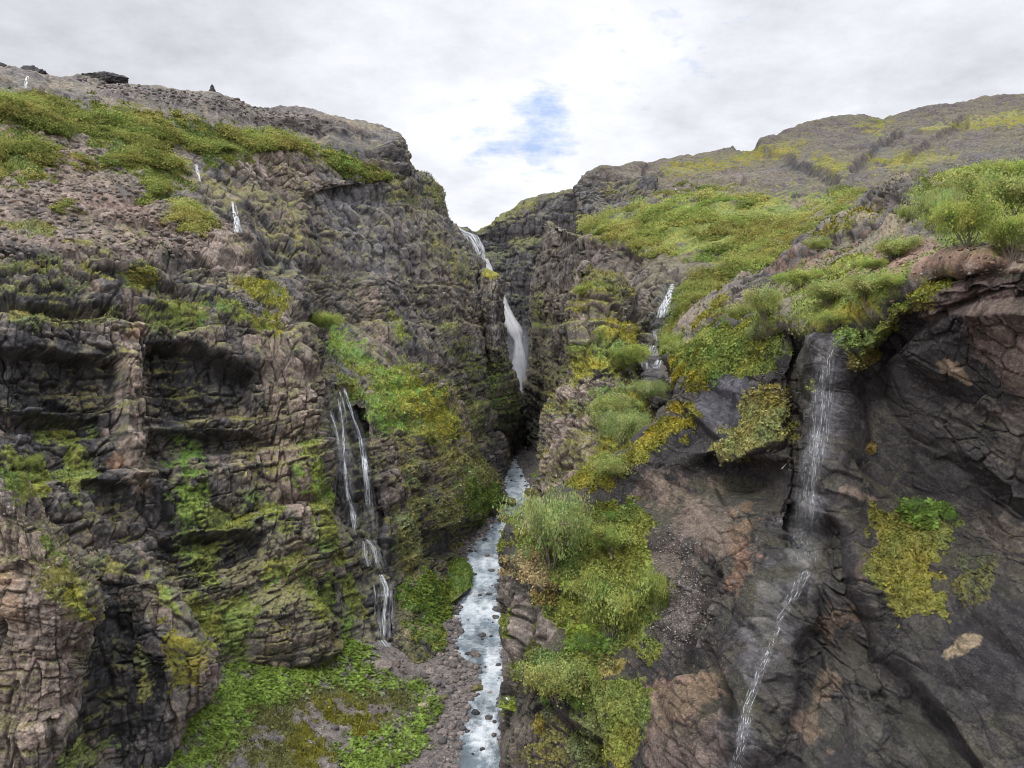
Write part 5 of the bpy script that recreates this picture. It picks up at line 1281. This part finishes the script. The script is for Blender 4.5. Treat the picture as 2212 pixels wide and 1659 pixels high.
for a in [
 ('willow', NRS, 1192, 1225, 215, 190, 'large pale green bush at the tip of the grassy ledge, overhanging the river'),
 ('olive', NRS, 1325, 1200, 150, 80, 'low olive bush spreading behind the large ledge tip bush'),
 ('olive', NRS, 1320, 1385, 210, 175, 'wide airy bush with bare twigs in the middle of the grassy ledge'),
 ('olive', NRS, 1420, 1330, 80, 110, 'olive bush at the edge of the dark scree beside the grassy ledge'),
 ('birch', NRS, 1205, 1515, 150, 120, 'bush hanging over the lowest nesting ledge near the bottom edge'),
 ('low', NRS, 1160, 1480, 80, 60, 'small bush left of the one hanging over the lowest nesting ledge'),
 ('herb', NRS, 1265, 1410, 120, 50, 'bright green leafy herb clump under the wide airy bush'),
 ('herb', NRS, 1320, 1130, 60, 34, 'leafy herb clump just below the orange moss band'),
 ('birch', NRS, 1330, 1035, 110, 60, 'yellow green bush growing out of the orange moss band above the ledge'),
 ('herb', NRS, 1250, 1540, 60, 40, 'dark leafy herb clump under the bottom ledge bush'),
 ('willow', RPS, 1345, 960, 140, 85, 'pale bush on the saddle, directly above the orange moss band'),
 ('birch', RPS, 1322, 905, 100, 60, 'green bush on the saddle, above the pale saddle bush'),
 ('willow', RPS, 1400, 870, 120, 60, 'greyish bush below the stepped cascade'),
 ('bright', RPS, 1256, 645, 36, 34, 'small round bush on the shoulder of the free standing crag'),
 ('bright', RPS, 1360, 800, 90, 70, 'bright bush on the right flank of the free standing crag'),
 ('bright', RHS, 1560, 775, 130, 75, 'bright bush on the mossy brow left of the dark slab'),
 ('birch', RHS, 1490, 790, 90, 70, 'bush at the left end of the mossy brow beside the side valley'),
 ('birch', RHS, 1630, 770, 100, 70, 'bush on the mossy brow directly above the dark slab'),
 ('birch', RHS, 1600, 705, 80, 60, 'bush on the ridge end, above the mossy brow'),
 ('birch', RHS, 1660, 690, 90, 80, 'tall thin bush beside the dark wet chute'),
 ('bright', RHS, 1730, 625, 130, 50, 'long low bush along the foot of the dark ridge'),
 ('birch', RHS, 1790, 660, 110, 60, 'bush on the green patch below the red soil, left of its middle'),
 ('birch', RHS, 1870, 650, 130, 70, 'widest bush on the green patch below the red soil'),
 ('bright', RHS, 1930, 630, 80, 50, 'bush at the right end of the green patch below the red soil'),
 ('low', RHS, 1800, 710, 120, 40, 'low bush above the lip of the dripping slab'),
 ('low', RHS, 1880, 735, 70, 50, 'tufted bush hanging right of the dripping slab'),
 ('birch', RHS, 2050, 612, 90, 60, 'yellow green bush at the brink of the overhanging rock'),
 ('birch', RHS, 1930, 560, 110, 60, 'bush spreading over the upper edge of the red soil'),
 ('bright', RHS, 1880, 590, 70, 36, 'small bush in the middle of the red soil slope'),
 ('willow', RHS, 2020, 505, 120, 110, 'greyish bush at the left end of the big right hand thicket'),
 ('bright', RHS, 2090, 535, 150, 130, 'large bush at the front of the right hand thicket'),
 ('bright', RHS, 2185, 560, 130, 120, 'yellow green bush at the right edge of the view, beside the soil'),
 ('birch', RHS, 2080, 465, 150, 100, 'bush in the middle row of the right hand thicket, left half'),
 ('birch', RHS, 2180, 470, 150, 110, 'bush in the middle row of the right hand thicket, at the frame edge'),
 ('bright', RHS, 2110, 415, 130, 70, 'bush in the back row of the right hand thicket'),
 ('bright', RHS, 2200, 410, 120, 80, 'bush at the upper right corner of the right hand thicket'),
 ('low', RHS, 1960, 480, 70, 40, 'small bush under the dark crag, left of the right hand thicket'),
 ('birch', RHS, 1770, 545, 60, 36, 'small bush on the bare dark ridge'),
 ('bright', RHS, 1450, 790, 70, 90, 'tall bush beside the lowest steps of the cascade'),
 ('bright', LS, 700, 722, 90, 60, 'bright green bush clinging to the recess above the twin water threads'),
 ('low', LS, 60, 1015, 80, 40, 'grassy bush on top of the near spur at the left edge'),
 ('herb', NRS, 1990, 1110, 120, 44, 'bright herb clump crowning the hanging moss cushion on the right rock'),
 ('herb', NRS, 2050, 1135, 50, 36, 'smaller herb clump at the right end of the hanging moss cushion'),
]: bush(a[0], a[1], *a[2:])

# ------------------------------------------------------------------ stones
def ico(sub):
    t = (1+5**.5)/2
    v = np.array([(-1,t,0),(1,t,0),(-1,-t,0),(1,-t,0),(0,-1,t),(0,1,t),(0,-1,-t),(0,1,-t),(t,0,-1),(t,0,1),(-t,0,-1),(-t,0,1)], float)
    f = [(0,11,5),(0,5,1),(0,1,7),(0,7,10),(0,10,11),(1,5,9),(5,11,4),(11,10,2),(10,7,6),(7,1,8),(3,9,4),(3,4,2),(3,2,6),(3,6,8),(3,8,9),(4,9,5),(2,4,11),(6,2,10),(8,6,7),(9,8,1)]
    v = [x/np.linalg.norm(x) for x in v]
    for _ in range(sub):
        mid = {}; nf = []
        def m(a, b):
            k = (min(a, b), max(a, b))
            if k not in mid:
                p = v[a]+v[b]; v.append(p/np.linalg.norm(p)); mid[k] = len(v)-1
            return mid[k]
        for a, b, c in f:
            x, y, z = m(a, b), m(b, c), m(c, a); nf += [(a,x,z),(b,y,x),(c,z,y),(x,y,z)]
        f = nf
    return np.array(v), np.array(f)

def rock_shape(sub, seed, sq=(1, .85, .65)):
    v, f = ico(sub); r = np.random.default_rng(seed)
    for _ in range(9):       # split faces: planes that cut the lump flat
        n = r.normal(size=3); n /= np.linalg.norm(n); d = r.uniform(.55, .85)
        e = v@n-d; v = v-np.maximum(e, 0)[:, None]*n
    v = v*(1+.06*fbm(v*2+seed, 3, seed)[:, None])*np.array(sq)
    return v, f

def stone_field(name, S, w, n, lo, hi, label, cols, cat='stones', sub=0, afloat=False):
    w = w*visible_w(S); i = pick(S, w, n); shapes = [rock_shape(sub, 900+k) for k in range(6)]
    vs, fs, cs = [], [], []; o = 0
    for j, k in enumerate(i):
        v, f = shapes[j % 6]; sz = lo*(hi/lo)**(rng.random()**2.2); a = rng.uniform(0, 6.28)
        R = np.array([[math.cos(a), -math.sin(a), 0], [math.sin(a), math.cos(a), 0], [0, 0, 1]])
        p_ = S['V'][k]+np.array([0, 0, sz*.15])
        if afloat: p_[2] = max(p_[2], zriv(p_[1])-.05+sz*.1)
        vs.append(v@R.T*sz+p_); fs.append(f+o); o += len(v)
        c = cols[rng.integers(len(cols))]*rng.uniform(.7, 1.25); cs.append(np.broadcast_to(c, (len(v), 3)))
    ob = raw_mesh(name, np.concatenate(vs), np.concatenate(fs), M_MID, {'Col': np.concatenate(cs), 'Wet': np.zeros(o), 'Lichen': np.zeros(o)})
    return tag(ob, label, cat, kind='stuff')

STC = [np.array([.22,.185,.17]), np.array([.28,.235,.21]), np.array([.16,.145,.14]), np.array([.12,.11,.11])]
gravel = np.exp(-np.maximum(VS['dl'], 0)/7)*(VS['dl'] > -.3)*(1-VS['veg'])+.5*np.exp(-np.maximum(VS['dr'], 0)/3)*(VS['dr'] > -.3)
stone_field('gravel', VS, gravel, 8000, .16, 1.1, 'grey river cobbles along the banks', STC)
stone_field('scattered_stones', VS, (VS['dl'] > 6)*(.25+.75*(1-VS['veg'])), 3200, .14, .7, 'pale stones lying among herbs on the valley floor', STC)
mid_r = ((VS['dl'] < 0) & (VS['dr'] < 0)).astype(float)
stone_field('river_stones', VS, mid_r*(.15+sstep(-2.5, -.6, np.maximum(VS['dl'], VS['dr']))), 130, .3, 1.2, 'dark wet stones breaking the river surface', [STC[2]*.6, STC[3]*.6], afloat=True)
tz = sstep(1.2, .6, poly_d(LS['px'], LS['py'], [(-40,240),(60,240),(200,300),(330,420),(470,500),(420,560),(200,540),(-40,560)], 25))*(1-LS['veg'])
stone_field('scree', LS, tz, 2400, .16, 1.1, 'loose tan scree stones on the left terrace', [SCREE*.95, TAN, GREY*1.1, SCREE*.75])
tz = sstep(1.2, .6, poly_d(LS['px'], LS['py'], [(150,165),(460,205),(735,262),(700,300),(500,250),(250,205)], 12))*(1-LS['veg'])
stone_field('scree', LS, tz, 2600, .2, 1.1, 'grey block field under the left skyline', [GREY*1.1, GREY*.8, TAN*.8])
sz = sstep(1.3, .5, ell(NRS['px'], NRS['py'], 1465, 1320, 60, 85, 15))+.7*sstep(1.3, .5, ell(NRS['px'], NRS['py'], 1460, 1190, 60, 60, 0))
stone_field('scree', NRS, sz*(1-NRS['veg']), 2600, .025, .12, 'small pale scree chips on the near dark slope', [np.array([.2,.175,.165]), np.array([.28,.25,.24]), np.array([.12,.10,.095])])
sz = sstep(1.2, .6, poly_d(RHS['px'], RHS['py'], [(1700,580),(1900,530),(2212,500),(2212,640),(2000,640),(1850,700)], 20))*(1-RHS['veg'])
stone_field('scattered_stones', RHS, sz, 2600, .03, .2, 'reddish stones scattered on the soil of the near slope', [SOIL*1.1, SOIL*.8, np.array([.25,.21,.19])])

BP = {}
def boulder(px, py, wpx, label, kind='dark', hgt=.7, sink=.3):
    col = dict(dark=np.array([.10,.092,.09]), pale=np.array([.27,.225,.195]), sand=np.array([.40,.33,.235]), moss=np.array([.14,.13,.05]), brown=np.array([.17,.14,.12]))[kind]
    pos, nrm = place(VS, px, py); w_ = wpx*pos[1]/F*.5
    key = (kind, len(label) % 3); pos = pos.copy(); pos[2] = max(pos[2], zriv(pos[1])-.15)
    loc = tuple(pos+np.array([0, 0, w_*hgt*(1-2*sink)*.6]))
    if key not in BP:
        v, f = rock_shape(3, 40+len(BP)*7, (1, .85, .72)); n = fbm(v*2.5, 3, 600)
        c = np.broadcast_to(col, v.shape)*(1+.25*n[:, None])
        o = raw_mesh('boulder', v, f, M_MID, {'Col': np.clip(c, .02, .6), 'Wet': np.full(len(v), .4 if kind == 'dark' else 0), 'Lichen': np.full(len(v), .2)})
        BP[key] = o
    else:
        o = BP[key].copy(); C.objects.link(o)
    o.location = loc; o.scale = (w_, w_, w_*hgt); o.rotation_euler = (random.uniform(-.2, .2), random.uniform(-.2, .2), random.uniform(0, 6.28))
    tag(o, label, 'boulder', 'boulders along the river')
for a in [
 (1039,1380,22,'dark wet boulder standing alone in the middle of the river'), (1027,1425,32,'broad dark boulder where the gravel bank meets the river','brown',.6),
 (1034,1490,38,'olive mossy boulder on the gravel bank','moss',.7), (824,1441,52,'large pale rounded boulder at the foot of the twin threads of water','pale',.62),
 (857,1438,26,'brownish boulder leaning against the large pale one','brown',.9), (871,1453,24,'pointed brown boulder to the right of the large pale one','brown',1.1),
 (916,1526,30,'sand coloured boulder on the herb covered bank','sand',.75), (948,1520,22,'flat brown boulder beside the sand coloured one','brown',.6),
 (961,1508,24,'mossy boulder between the gravel and the herbs','moss',.7), (1055,1561,22,'dark boulder splitting the last rapids near the bottom edge'),
 (1074,1322,30,'dark boulder under the grassy ledge, by the river bend'), (1077,1268,24,'dark boulder on the far side bank, below the ledge tip'),
 (1062,1239,16,'small dark boulder at the bank where the river widens'), (1054,1207,16,'pale topped stone in the white rapids','brown'),
 (1071,1341,22,'flat dark boulder at the right bank, just downstream of the bend'), (1057,1290,14,'small black stone in midstream above the bend'),
 (994,1366,20,'dark boulder at the left bank beside the green mound'), (1097,1090,44,'big mossy boulder where the river narrows','moss',.9),
 (1150,1068,40,'mossy block under the right hand crag, by the far river','moss',.7), (1091,1130,40,'dark mossy boulder at the buttress foot','moss',.8),
 (1126,1032,12,'small dark stone in the far river'), (1091,1030,10,'small dark stone near the left shore of the far river'),
 (1010,1552,20,'brown stone on the gravel left of the last rapids','brown'), (985,1470,22,'grey brown stone in the middle of the gravel bank','brown'),
 (930,1450,26,'flat pale stone on the upper gravel bank','pale',.5), (1060,1503,16,'small pale stone at the water edge below the mossy boulder','pale'),
]: boulder(*a)

for i, (px, py, wp_, hp_, lb) in enumerate(((18,160,70,34,'jagged dark outcrop on the skyline at the upper left corner'), (102,170,95,36,'broken dark outcrop on the skyline right of the tiny waterfall'), (244,184,105,34,'low flat topped outcrop on the skyline left of the cairn'))):
    S = LS if i < 3 else (RMS if i == 3 else None)
    pos = ridge(S, px, wp_*.35) if S else P(px, py+2, 468)
    k = pos[1]/F; pos[2] -= hp_*k*.26; v, f = rock_shape(4, 300+i, (1, .8, 1)); v = v*(1+.22*fbm(v*2.2+i, 4, 800)[:, None]); cc_, tt_, ee_, _ = cells(v*3.2+i, 810); v = v*(1+.10*cc_*sstep(0, .3, ee_))[:, None]
    v[:, 2] = np.floor(v[:, 2]*4+.4*fbm(v*1.5, 2, 5))/4*.5+v[:, 2]*.5
    v = v*np.array([wp_*.5*k, wp_*.5*k, hp_*.55*k])
    c = np.array([.075,.07,.072])*(1+.3*cc_[:, None])
    o = raw_mesh('rock_outcrop', v, f, M_FAR, {'Col': np.clip(c, .02, .5), 'Wet': np.zeros(len(v)), 'Lichen': np.zeros(len(v))})
    o.location = tuple(pos); tag(o, lb, 'rock outcrop', None, 'structure')

# ------------------------------------------------------------------ cairn, marker post, dead branch
pos = ridge(LS, 457, 5)
k = pos[1]/F; pos[2] -= 1.0*k
vs, fs, cs = [], [], []; o_n = 0
for lay in range(9):
    rad = 7.5*k*(1-lay/10.5)**.8; nst = max(1, 6-lay//2)
    for j in range(nst):
        v, f = rock_shape(1, 700+lay*10+j, (1, .9, .6)); a = 6.28*j/nst+lay
        vs.append(v*rad*(.55 if nst > 1 else .8)+np.array([math.cos(a)*rad*.5*(nst > 1), math.sin(a)*rad*.5*(nst > 1), (lay+.4)*1.75*k])); fs.append(f+o_n); o_n += len(v)
        cs.append(np.broadcast_to(np.array([.085,.08,.085])*random.uniform(.7, 1.3), (len(v), 3)))
o = raw_mesh('cairn', np.concatenate(vs), np.concatenate(fs), M_MID, {'Col': np.concatenate(cs), 'Wet': np.zeros(o_n), 'Lichen': np.zeros(o_n)})
o.location = tuple(pos-np.array([0, 0, 1.0*k])); tag(o, 'dark pointed stone cairn standing on the left skyline', 'cairn')
M_WHITE = plain_mat('weathered_white_wood', (.62, .6, .55), (.8, .78, .72), 3.0)
pos, _ = place(RMS, 1317, 500); k = pos[1]/F
v, q = [], []
tube(v, q, (0, 0, -1*k), (0, 0, 8.5*k), 1.3*k, 1.05*k, 8); q.append(tuple(range(8, 12))); q.append((8, 12, 13, 14)); 
vv = np.array(v); tube(v, q, (-.2*k, 0, 8.4*k), (.1*k, 0, 9.0*k), 1.1*k, .5*k, 8)
o = raw_mesh('marker_post', np.array(v), np.array([x for x in q if len(x) == 4]), M_WHITE); o.location = tuple(pos); tag(o, 'short white post at the edge of the right hand scrub terrace', 'post')
pos, _ = place(NRS, 1692, 1003); k = pos[1]/F
v, q = [], []
tube(v, q, (-8*k, -.3, -9*k), (0, -.35, 1*k), .9*k, .7*k, 6); tube(v, q, (0, -.35, 1*k), (7*k, -.3, 11*k), .7*k, .35*k, 6); tube(v, q, (1*k, -.35, 2.2*k), (2*k, -.5, 8*k), .4*k, .2*k, 5)
o = raw_mesh('dead_branch', np.array(v), np.array(q), M_WHITE); o.location = tuple(pos); tag(o, 'bleached bare twig sticking out under the mossy brow, beside the wet chute', 'branch')

# ------------------------------------------------------------------ sea birds
def skinned(name, pts, edges, radii, mat, parent=None, sub=2):
    me = bpy.data.meshes.new(name); me.from_pydata(pts, edges, []); o = bpy.data.objects.new(name, me); C.objects.link(o)
    sk = o.modifiers.new('skin', 'SKIN'); me.skin_vertices.new() if not me.skin_vertices else None
    for i, r in enumerate(radii): me.skin_vertices[0].data[i].radius = r if isinstance(r, tuple) else (r, r)
    me.skin_vertices[0].data[0].use_root = True
    o.modifiers.new('sub', 'SUBSURF').levels = sub; o.modifiers['sub'].render_levels = sub
    me.materials.append(mat)
    if parent: o.parent = parent
    return o
M_BIRD = plain_mat('white_plumage', (.78, .77, .74), (.85, .84, .82), 9.0); M_WING = plain_mat('grey_plumage', (.22, .22, .23), (.36, .35, .35), 14.0); M_BILL = plain_mat('yellow_bill', (.45, .35, .12), (.5, .4, .15), 20.)
def sitting_bird(loc, rz, label, sc_=1.0):
    t = empty('seabird', loc, label, 'bird', 'seabirds on the cliffs', rz); t.scale = (sc_,)*3
    skinned('body', [(0,0,.11),(-.10,0,.13),(-.17,0,.19),(-.215,0,.235),(.12,0,.12),(.22,0,.14)], [(0,1),(1,2),(2,3),(0,4),(4,5)], [.095,.085,.058,.052,.072,.028], M_BIRD, t)
    for s_ in (-1, 1): skinned('wing', [(-.08,s_*.075,.16),(.05,s_*.085,.155),(.17,s_*.05,.165),(.27,s_*.02,.175)], [(0,1),(1,2),(2,3)], [(.045,.02),(.055,.022),(.04,.018),(.012,.01)], M_WING, t)
    skinned('bill', [(-.255,0,.232),(-.30,0,.222)], [(0,1)], [.018,.008], M_BILL, t, 1)
    return t
p1, _ = place(NRS, 1234, 1482); b0 = sitting_bird(tuple(p1+np.array([0, -.08, 0])), .15, 'white and grey seabird sitting in a hollow below the lowest ledge bush', 1.1)
p1, _ = place(NRS, 1100, 1512); dup(b0, tuple(p1+np.array([0, -.1, .02])), 'white and grey seabird sitting on the green tuft at the river edge of the ledge', (1.1,)*3, -.1)
p1, _ = place(NRS, 1097, 1348); dup(b0, tuple(p1+np.array([0, -.1, .02])), 'white seabird on the steep grass strip above the river', (.8,)*3, .3)
for px, py, lb in ((870,907,'white seabird at the left nesting hollow of the yellow buttress'), (893,913,'white seabird at the middle nesting hollow of the yellow buttress'), (906,915,'white seabird just right of the middle nesting hollow on the yellow buttress'), (913,921,'white seabird at the lowest right nesting hollow of the yellow buttress'),
                   (964,1106,'white seabird on the mossy block over the dark river cliff')):
    p1, _ = place(L3S, px, py); dup(b0, tuple(p1+np.array([0, -.3, .1])), lb, (1.4,)*3, random.uniform(-.5, .5))
t = empty('seabird', tuple(P(1139, 808, 330)), 'white seabird gliding in front of the dark gorge wall by the waterfall', 'bird', 'seabirds on the cliffs', .3); t.rotation_euler = (.35, .2, .3)
t.scale = (1.25,)*3
skinned('body', [(0,0,0),(-.12,0,.0),(-.21,0,.02),(.14,0,0),(.26,0,0)], [(0,1),(1,2),(0,3),(3,4)], [.07,.06,.045,.05,.02], M_BIRD, t)
for s_ in (-1, 1): skinned('wing', [(-.03,s_*.05,.02),(-.05,s_*.28,.05),(.05,s_*.58,.02)], [(0,1),(1,2)], [(.02,.07),(.015,.06),(.008,.02)], M_WING, t)

# ------------------------------------------------------------------ two hikers far up on the slope
M_SKIN = plain_mat('skin', (.45, .3, .22), (.5, .34, .26), 5.); M_TOPW = plain_mat('pale_jacket', (.72, .71, .68), (.8, .79, .76), 8.); M_PANT = plain_mat('dark_trousers', (.03, .03, .035), (.05, .05, .055), 8.); M_TOPG = plain_mat('grey_jacket', (.4, .42, .4), (.5, .52, .5), 8.); M_HAIR = plain_mat('dark_hair', (.03, .025, .02), (.06, .045, .03), 8.)
def hiker(loc, rz, label, top, sc_):
    t = empty('person', loc, label, 'person', None, rz); t.scale = (sc_,)*3
    J = [(0,0,.95),(0,0,1.15),(0,0,1.40),(0,0,1.52),(0,-.01,1.66),(0,-.01,1.76),(-.19,0,1.40),(-.25,.03,1.12),(-.24,-.08,.88),(.19,0,1.40),(.25,-.02,1.12),(.23,-.14,.9),(-.10,0,.9),(-.11,-.10,.5),(-.11,-.02,.08),(-.11,-.14,.03),(.10,0,.9),(.11,.04,.5),(.11,.16,.09),(.11,.06,.03)]
    Ed = [(0,1),(1,2),(2,3),(3,4),(4,5),(2,6),(6,7),(7,8),(2,9),(9,10),(10,11),(0,12),(12,13),(13,14),(14,15),(0,16),(16,17),(17,18),(18,19)]
    Rd = [.13,.125,.13,.055,.095,.07,.065,.048,.035,.065,.048,.035,.095,.07,.045,.04,.095,.07,.045,.04]
    skinned('body', J, Ed, Rd, M_SKIN, t)
    skinned('jacket', [(0,0,.98),(0,0,1.16),(0,0,1.41),(-.19,0,1.41),(-.25,.03,1.12),(-.24,-.06,.95),(.19,0,1.41),(.25,-.02,1.12),(.235,-.11,.96)], [(0,1),(1,2),(2,3),(3,4),(4,5),(2,6),(6,7),(7,8)], [.16,.155,.155,.085,.065,.055,.085,.065,.055], top, t)
    skinned('trousers', [(0,0,.96),(-.10,0,.88),(-.11,-.10,.5),(-.11,-.03,.14),(.10,0,.88),(.11,.04,.5),(.11,.15,.15)], [(0,1),(1,2),(2,3),(0,4),(4,5),(5,6)], [.15,.115,.088,.065,.115,.088,.065], M_PANT, t)
    skinned('hair', [(0,.02,1.72),(0,0,1.79)], [(0,1)], [.098,.06], M_HAIR, t)
    return t
p1, _ = place(RMS, 1459, 416); hiker(tuple(p1), .4, 'person in a pale jacket and dark trousers walking on the stony slope', M_TOPW, 1.25)
p1, _ = place(RMS, 1466, 420); hiker(tuple(p1), -.4, 'shorter looking person in grey standing just right of the pale jacketed one', M_TOPG, 1.1)


# ------------------------------------------------------------------ light, sky, camera
sc = bpy.context.scene
w = bpy.data.worlds.new('World'); sc.world = w; w.use_nodes = True
nt = w.node_tree; nt.nodes.clear()
out = nt.nodes.new('ShaderNodeOutputWorld')
SUN_EL, SUN_AZ = math.radians(52), math.radians(215)     # azimuth clockwise from north (+Y)
sky = N(nt, 'ShaderNodeTexSky', sky_type='NISHITA', sun_disc=False, sun_elevation=SUN_EL, sun_rotation=SUN_AZ, altitude=300.0)
tc = N(nt, 'ShaderNodeTexCoord').outputs['Generated']
sx = N(nt, 'ShaderNodeSeparateXYZ', {0: tc})
zc = N(nt, 'ShaderNodeMath', {0: N(nt, 'ShaderNodeMath', {0: sx.outputs[2], 1: .0}, operation='MAXIMUM').outputs[0], 1: .22}, operation='ADD').outputs[0]
cxn = N(nt, 'ShaderNodeMath', {0: sx.outputs[0], 1: zc}, operation='DIVIDE').outputs[0]
cyn = N(nt, 'ShaderNodeMath', {0: sx.outputs[1], 1: zc}, operation='DIVIDE').outputs[0]
cv = N(nt, 'ShaderNodeCombineXYZ', {0: cxn, 1: cyn, 2: 0.0}).outputs[0]
n_big = noise_node(nt, cv, .9, 5, .55).outputs[0]
n_mid = noise_node(nt, cv, 3.2, 7, .62).outputs[0]
def dirmask(px, py, rad):
    v = Vector(P(px, py, 1.0)).normalized()
    dt = N(nt, 'ShaderNodeVectorMath', {0: tc, 1: tuple(v)}, operation='DOT_PRODUCT').outputs['Value']
    return mapr(nt, dt, math.cos(math.radians(rad)), 1.0, 0, 1)
gaps = None
for (px, py, rad, k) in ((1165,280,3.8,.95), (1035,292,2.6,.62), (1205,298,2.6,.7), (1090,290,3.0,.5), (1530,50,4.0,.2), (1390,108,4.5,.2)):
    g = N(nt, 'ShaderNodeMath', {0: dirmask(px, py, rad), 1: k}, operation='MULTIPLY').outputs[0]
    gaps = g if gaps is None else N(nt, 'ShaderNodeMath', {0: gaps, 1: g}, operation='MAXIMUM').outputs[0]
gsum = N(nt, 'ShaderNodeMath', {0: gaps, 1: N(nt, 'ShaderNodeMath', {0: mapr(nt, noise_node(nt, cv, 7.0, 8, .62).outputs[0], .3, .7, -.5, .5), 1: 1.6}, operation='MULTIPLY').outputs[0]}, operation='ADD').outputs[0]
gsum2 = N(nt, 'ShaderNodeMath', {0: gsum, 1: mapr(nt, gaps, 0, .08, 0, 1)}, operation='MULTIPLY').outputs[0]
hole = mapr(nt, gsum2, .35, 1.35, 0, .6)
glow = dirmask(1000, 430, 22)
grey = dirmask(150, 60, 34)
br = N(nt, 'ShaderNodeMath', {0: mapr(nt, n_big, .3, .7, 7.0, 8.7), 1: mapr(nt, n_mid, .3, .7, -1.3, 1.3)}, operation='ADD').outputs[0]
br = N(nt, 'ShaderNodeMath', {0: br, 1: N(nt, 'ShaderNodeMath', {0: glow, 1: 1.7}, operation='MULTIPLY').outputs[0]}, operation='ADD').outputs[0]
br = N(nt, 'ShaderNodeMath', {0: br, 1: N(nt, 'ShaderNodeMath', {0: grey, 1: 1.2}, operation='MULTIPLY').outputs[0]}, operation='SUBTRACT').outputs[0]
br = N(nt, 'ShaderNodeMath', {0: br, 1: mapr(nt, sx.outputs[2], .42, 1.0, 1.0, 3.3)}, operation='MULTIPLY').outputs[0]
cc = N(nt, 'ShaderNodeCombineColor', {0: N(nt, 'ShaderNodeMath', {0: br, 1: .96}, operation='MULTIPLY').outputs[0], 1: N(nt, 'ShaderNodeMath', {0: br, 1: .98}, operation='MULTIPLY').outputs[0], 2: N(nt, 'ShaderNodeMath', {0: br, 1: 1.055}, operation='MULTIPLY').outputs[0]}).outputs[0]
bluec = mixnode(nt, .75, sky.outputs[0], (1.3, 3.6, 8.4, 1))
final = mixnode(nt, hole, cc, bluec)
bg = N(nt, 'ShaderNodeBackground', {'Color': final, 'Strength': .1})
nt.links.new(bg.outputs[0], out.inputs[0])
ld = bpy.data.lights.new('sun', 'SUN'); ld.energy = 1.5; ld.angle = math.radians(11); ld.color = (1, .95, .88)
sun = bpy.data.objects.new('sun', ld); C.objects.link(sun)
dv = Vector((math.sin(SUN_AZ)*math.cos(SUN_EL), math.cos(SUN_AZ)*math.cos(SUN_EL), math.sin(SUN_EL)))
sun.rotation_euler = (-dv).to_track_quat('-Z', 'Y').to_euler()
cd = bpy.data.cameras.new('camera'); cam = bpy.data.objects.new('camera', cd); C.objects.link(cam)
cd.sensor_fit = 'HORIZONTAL'; cd.angle_x = 2*math.atan(1106/F); cd.clip_start = .5; cd.clip_end = 5000
cam.rotation_euler = (math.pi/2-PITCH, 0, 0)
sc.camera = cam
sc.view_settings.view_transform = 'Standard'; sc.view_settings.look = 'None'; sc.view_settings.exposure = .18; sc.view_settings.gamma = 1
sc.render.engine = 'CYCLES'
sc.cycles.max_bounces = 5; sc.cycles.volume_bounces = 0; sc.cycles.diffuse_bounces = 1; sc.cycles.transparent_max_bounces = 16
sc.cycles.use_denoising = True; sc.cycles.denoising_input_passes = 'RGB_ALBEDO_NORMAL'; sc.cycles.denoising_prefilter = 'ACCURATE'; sc.cycles.filter_width = 1.0
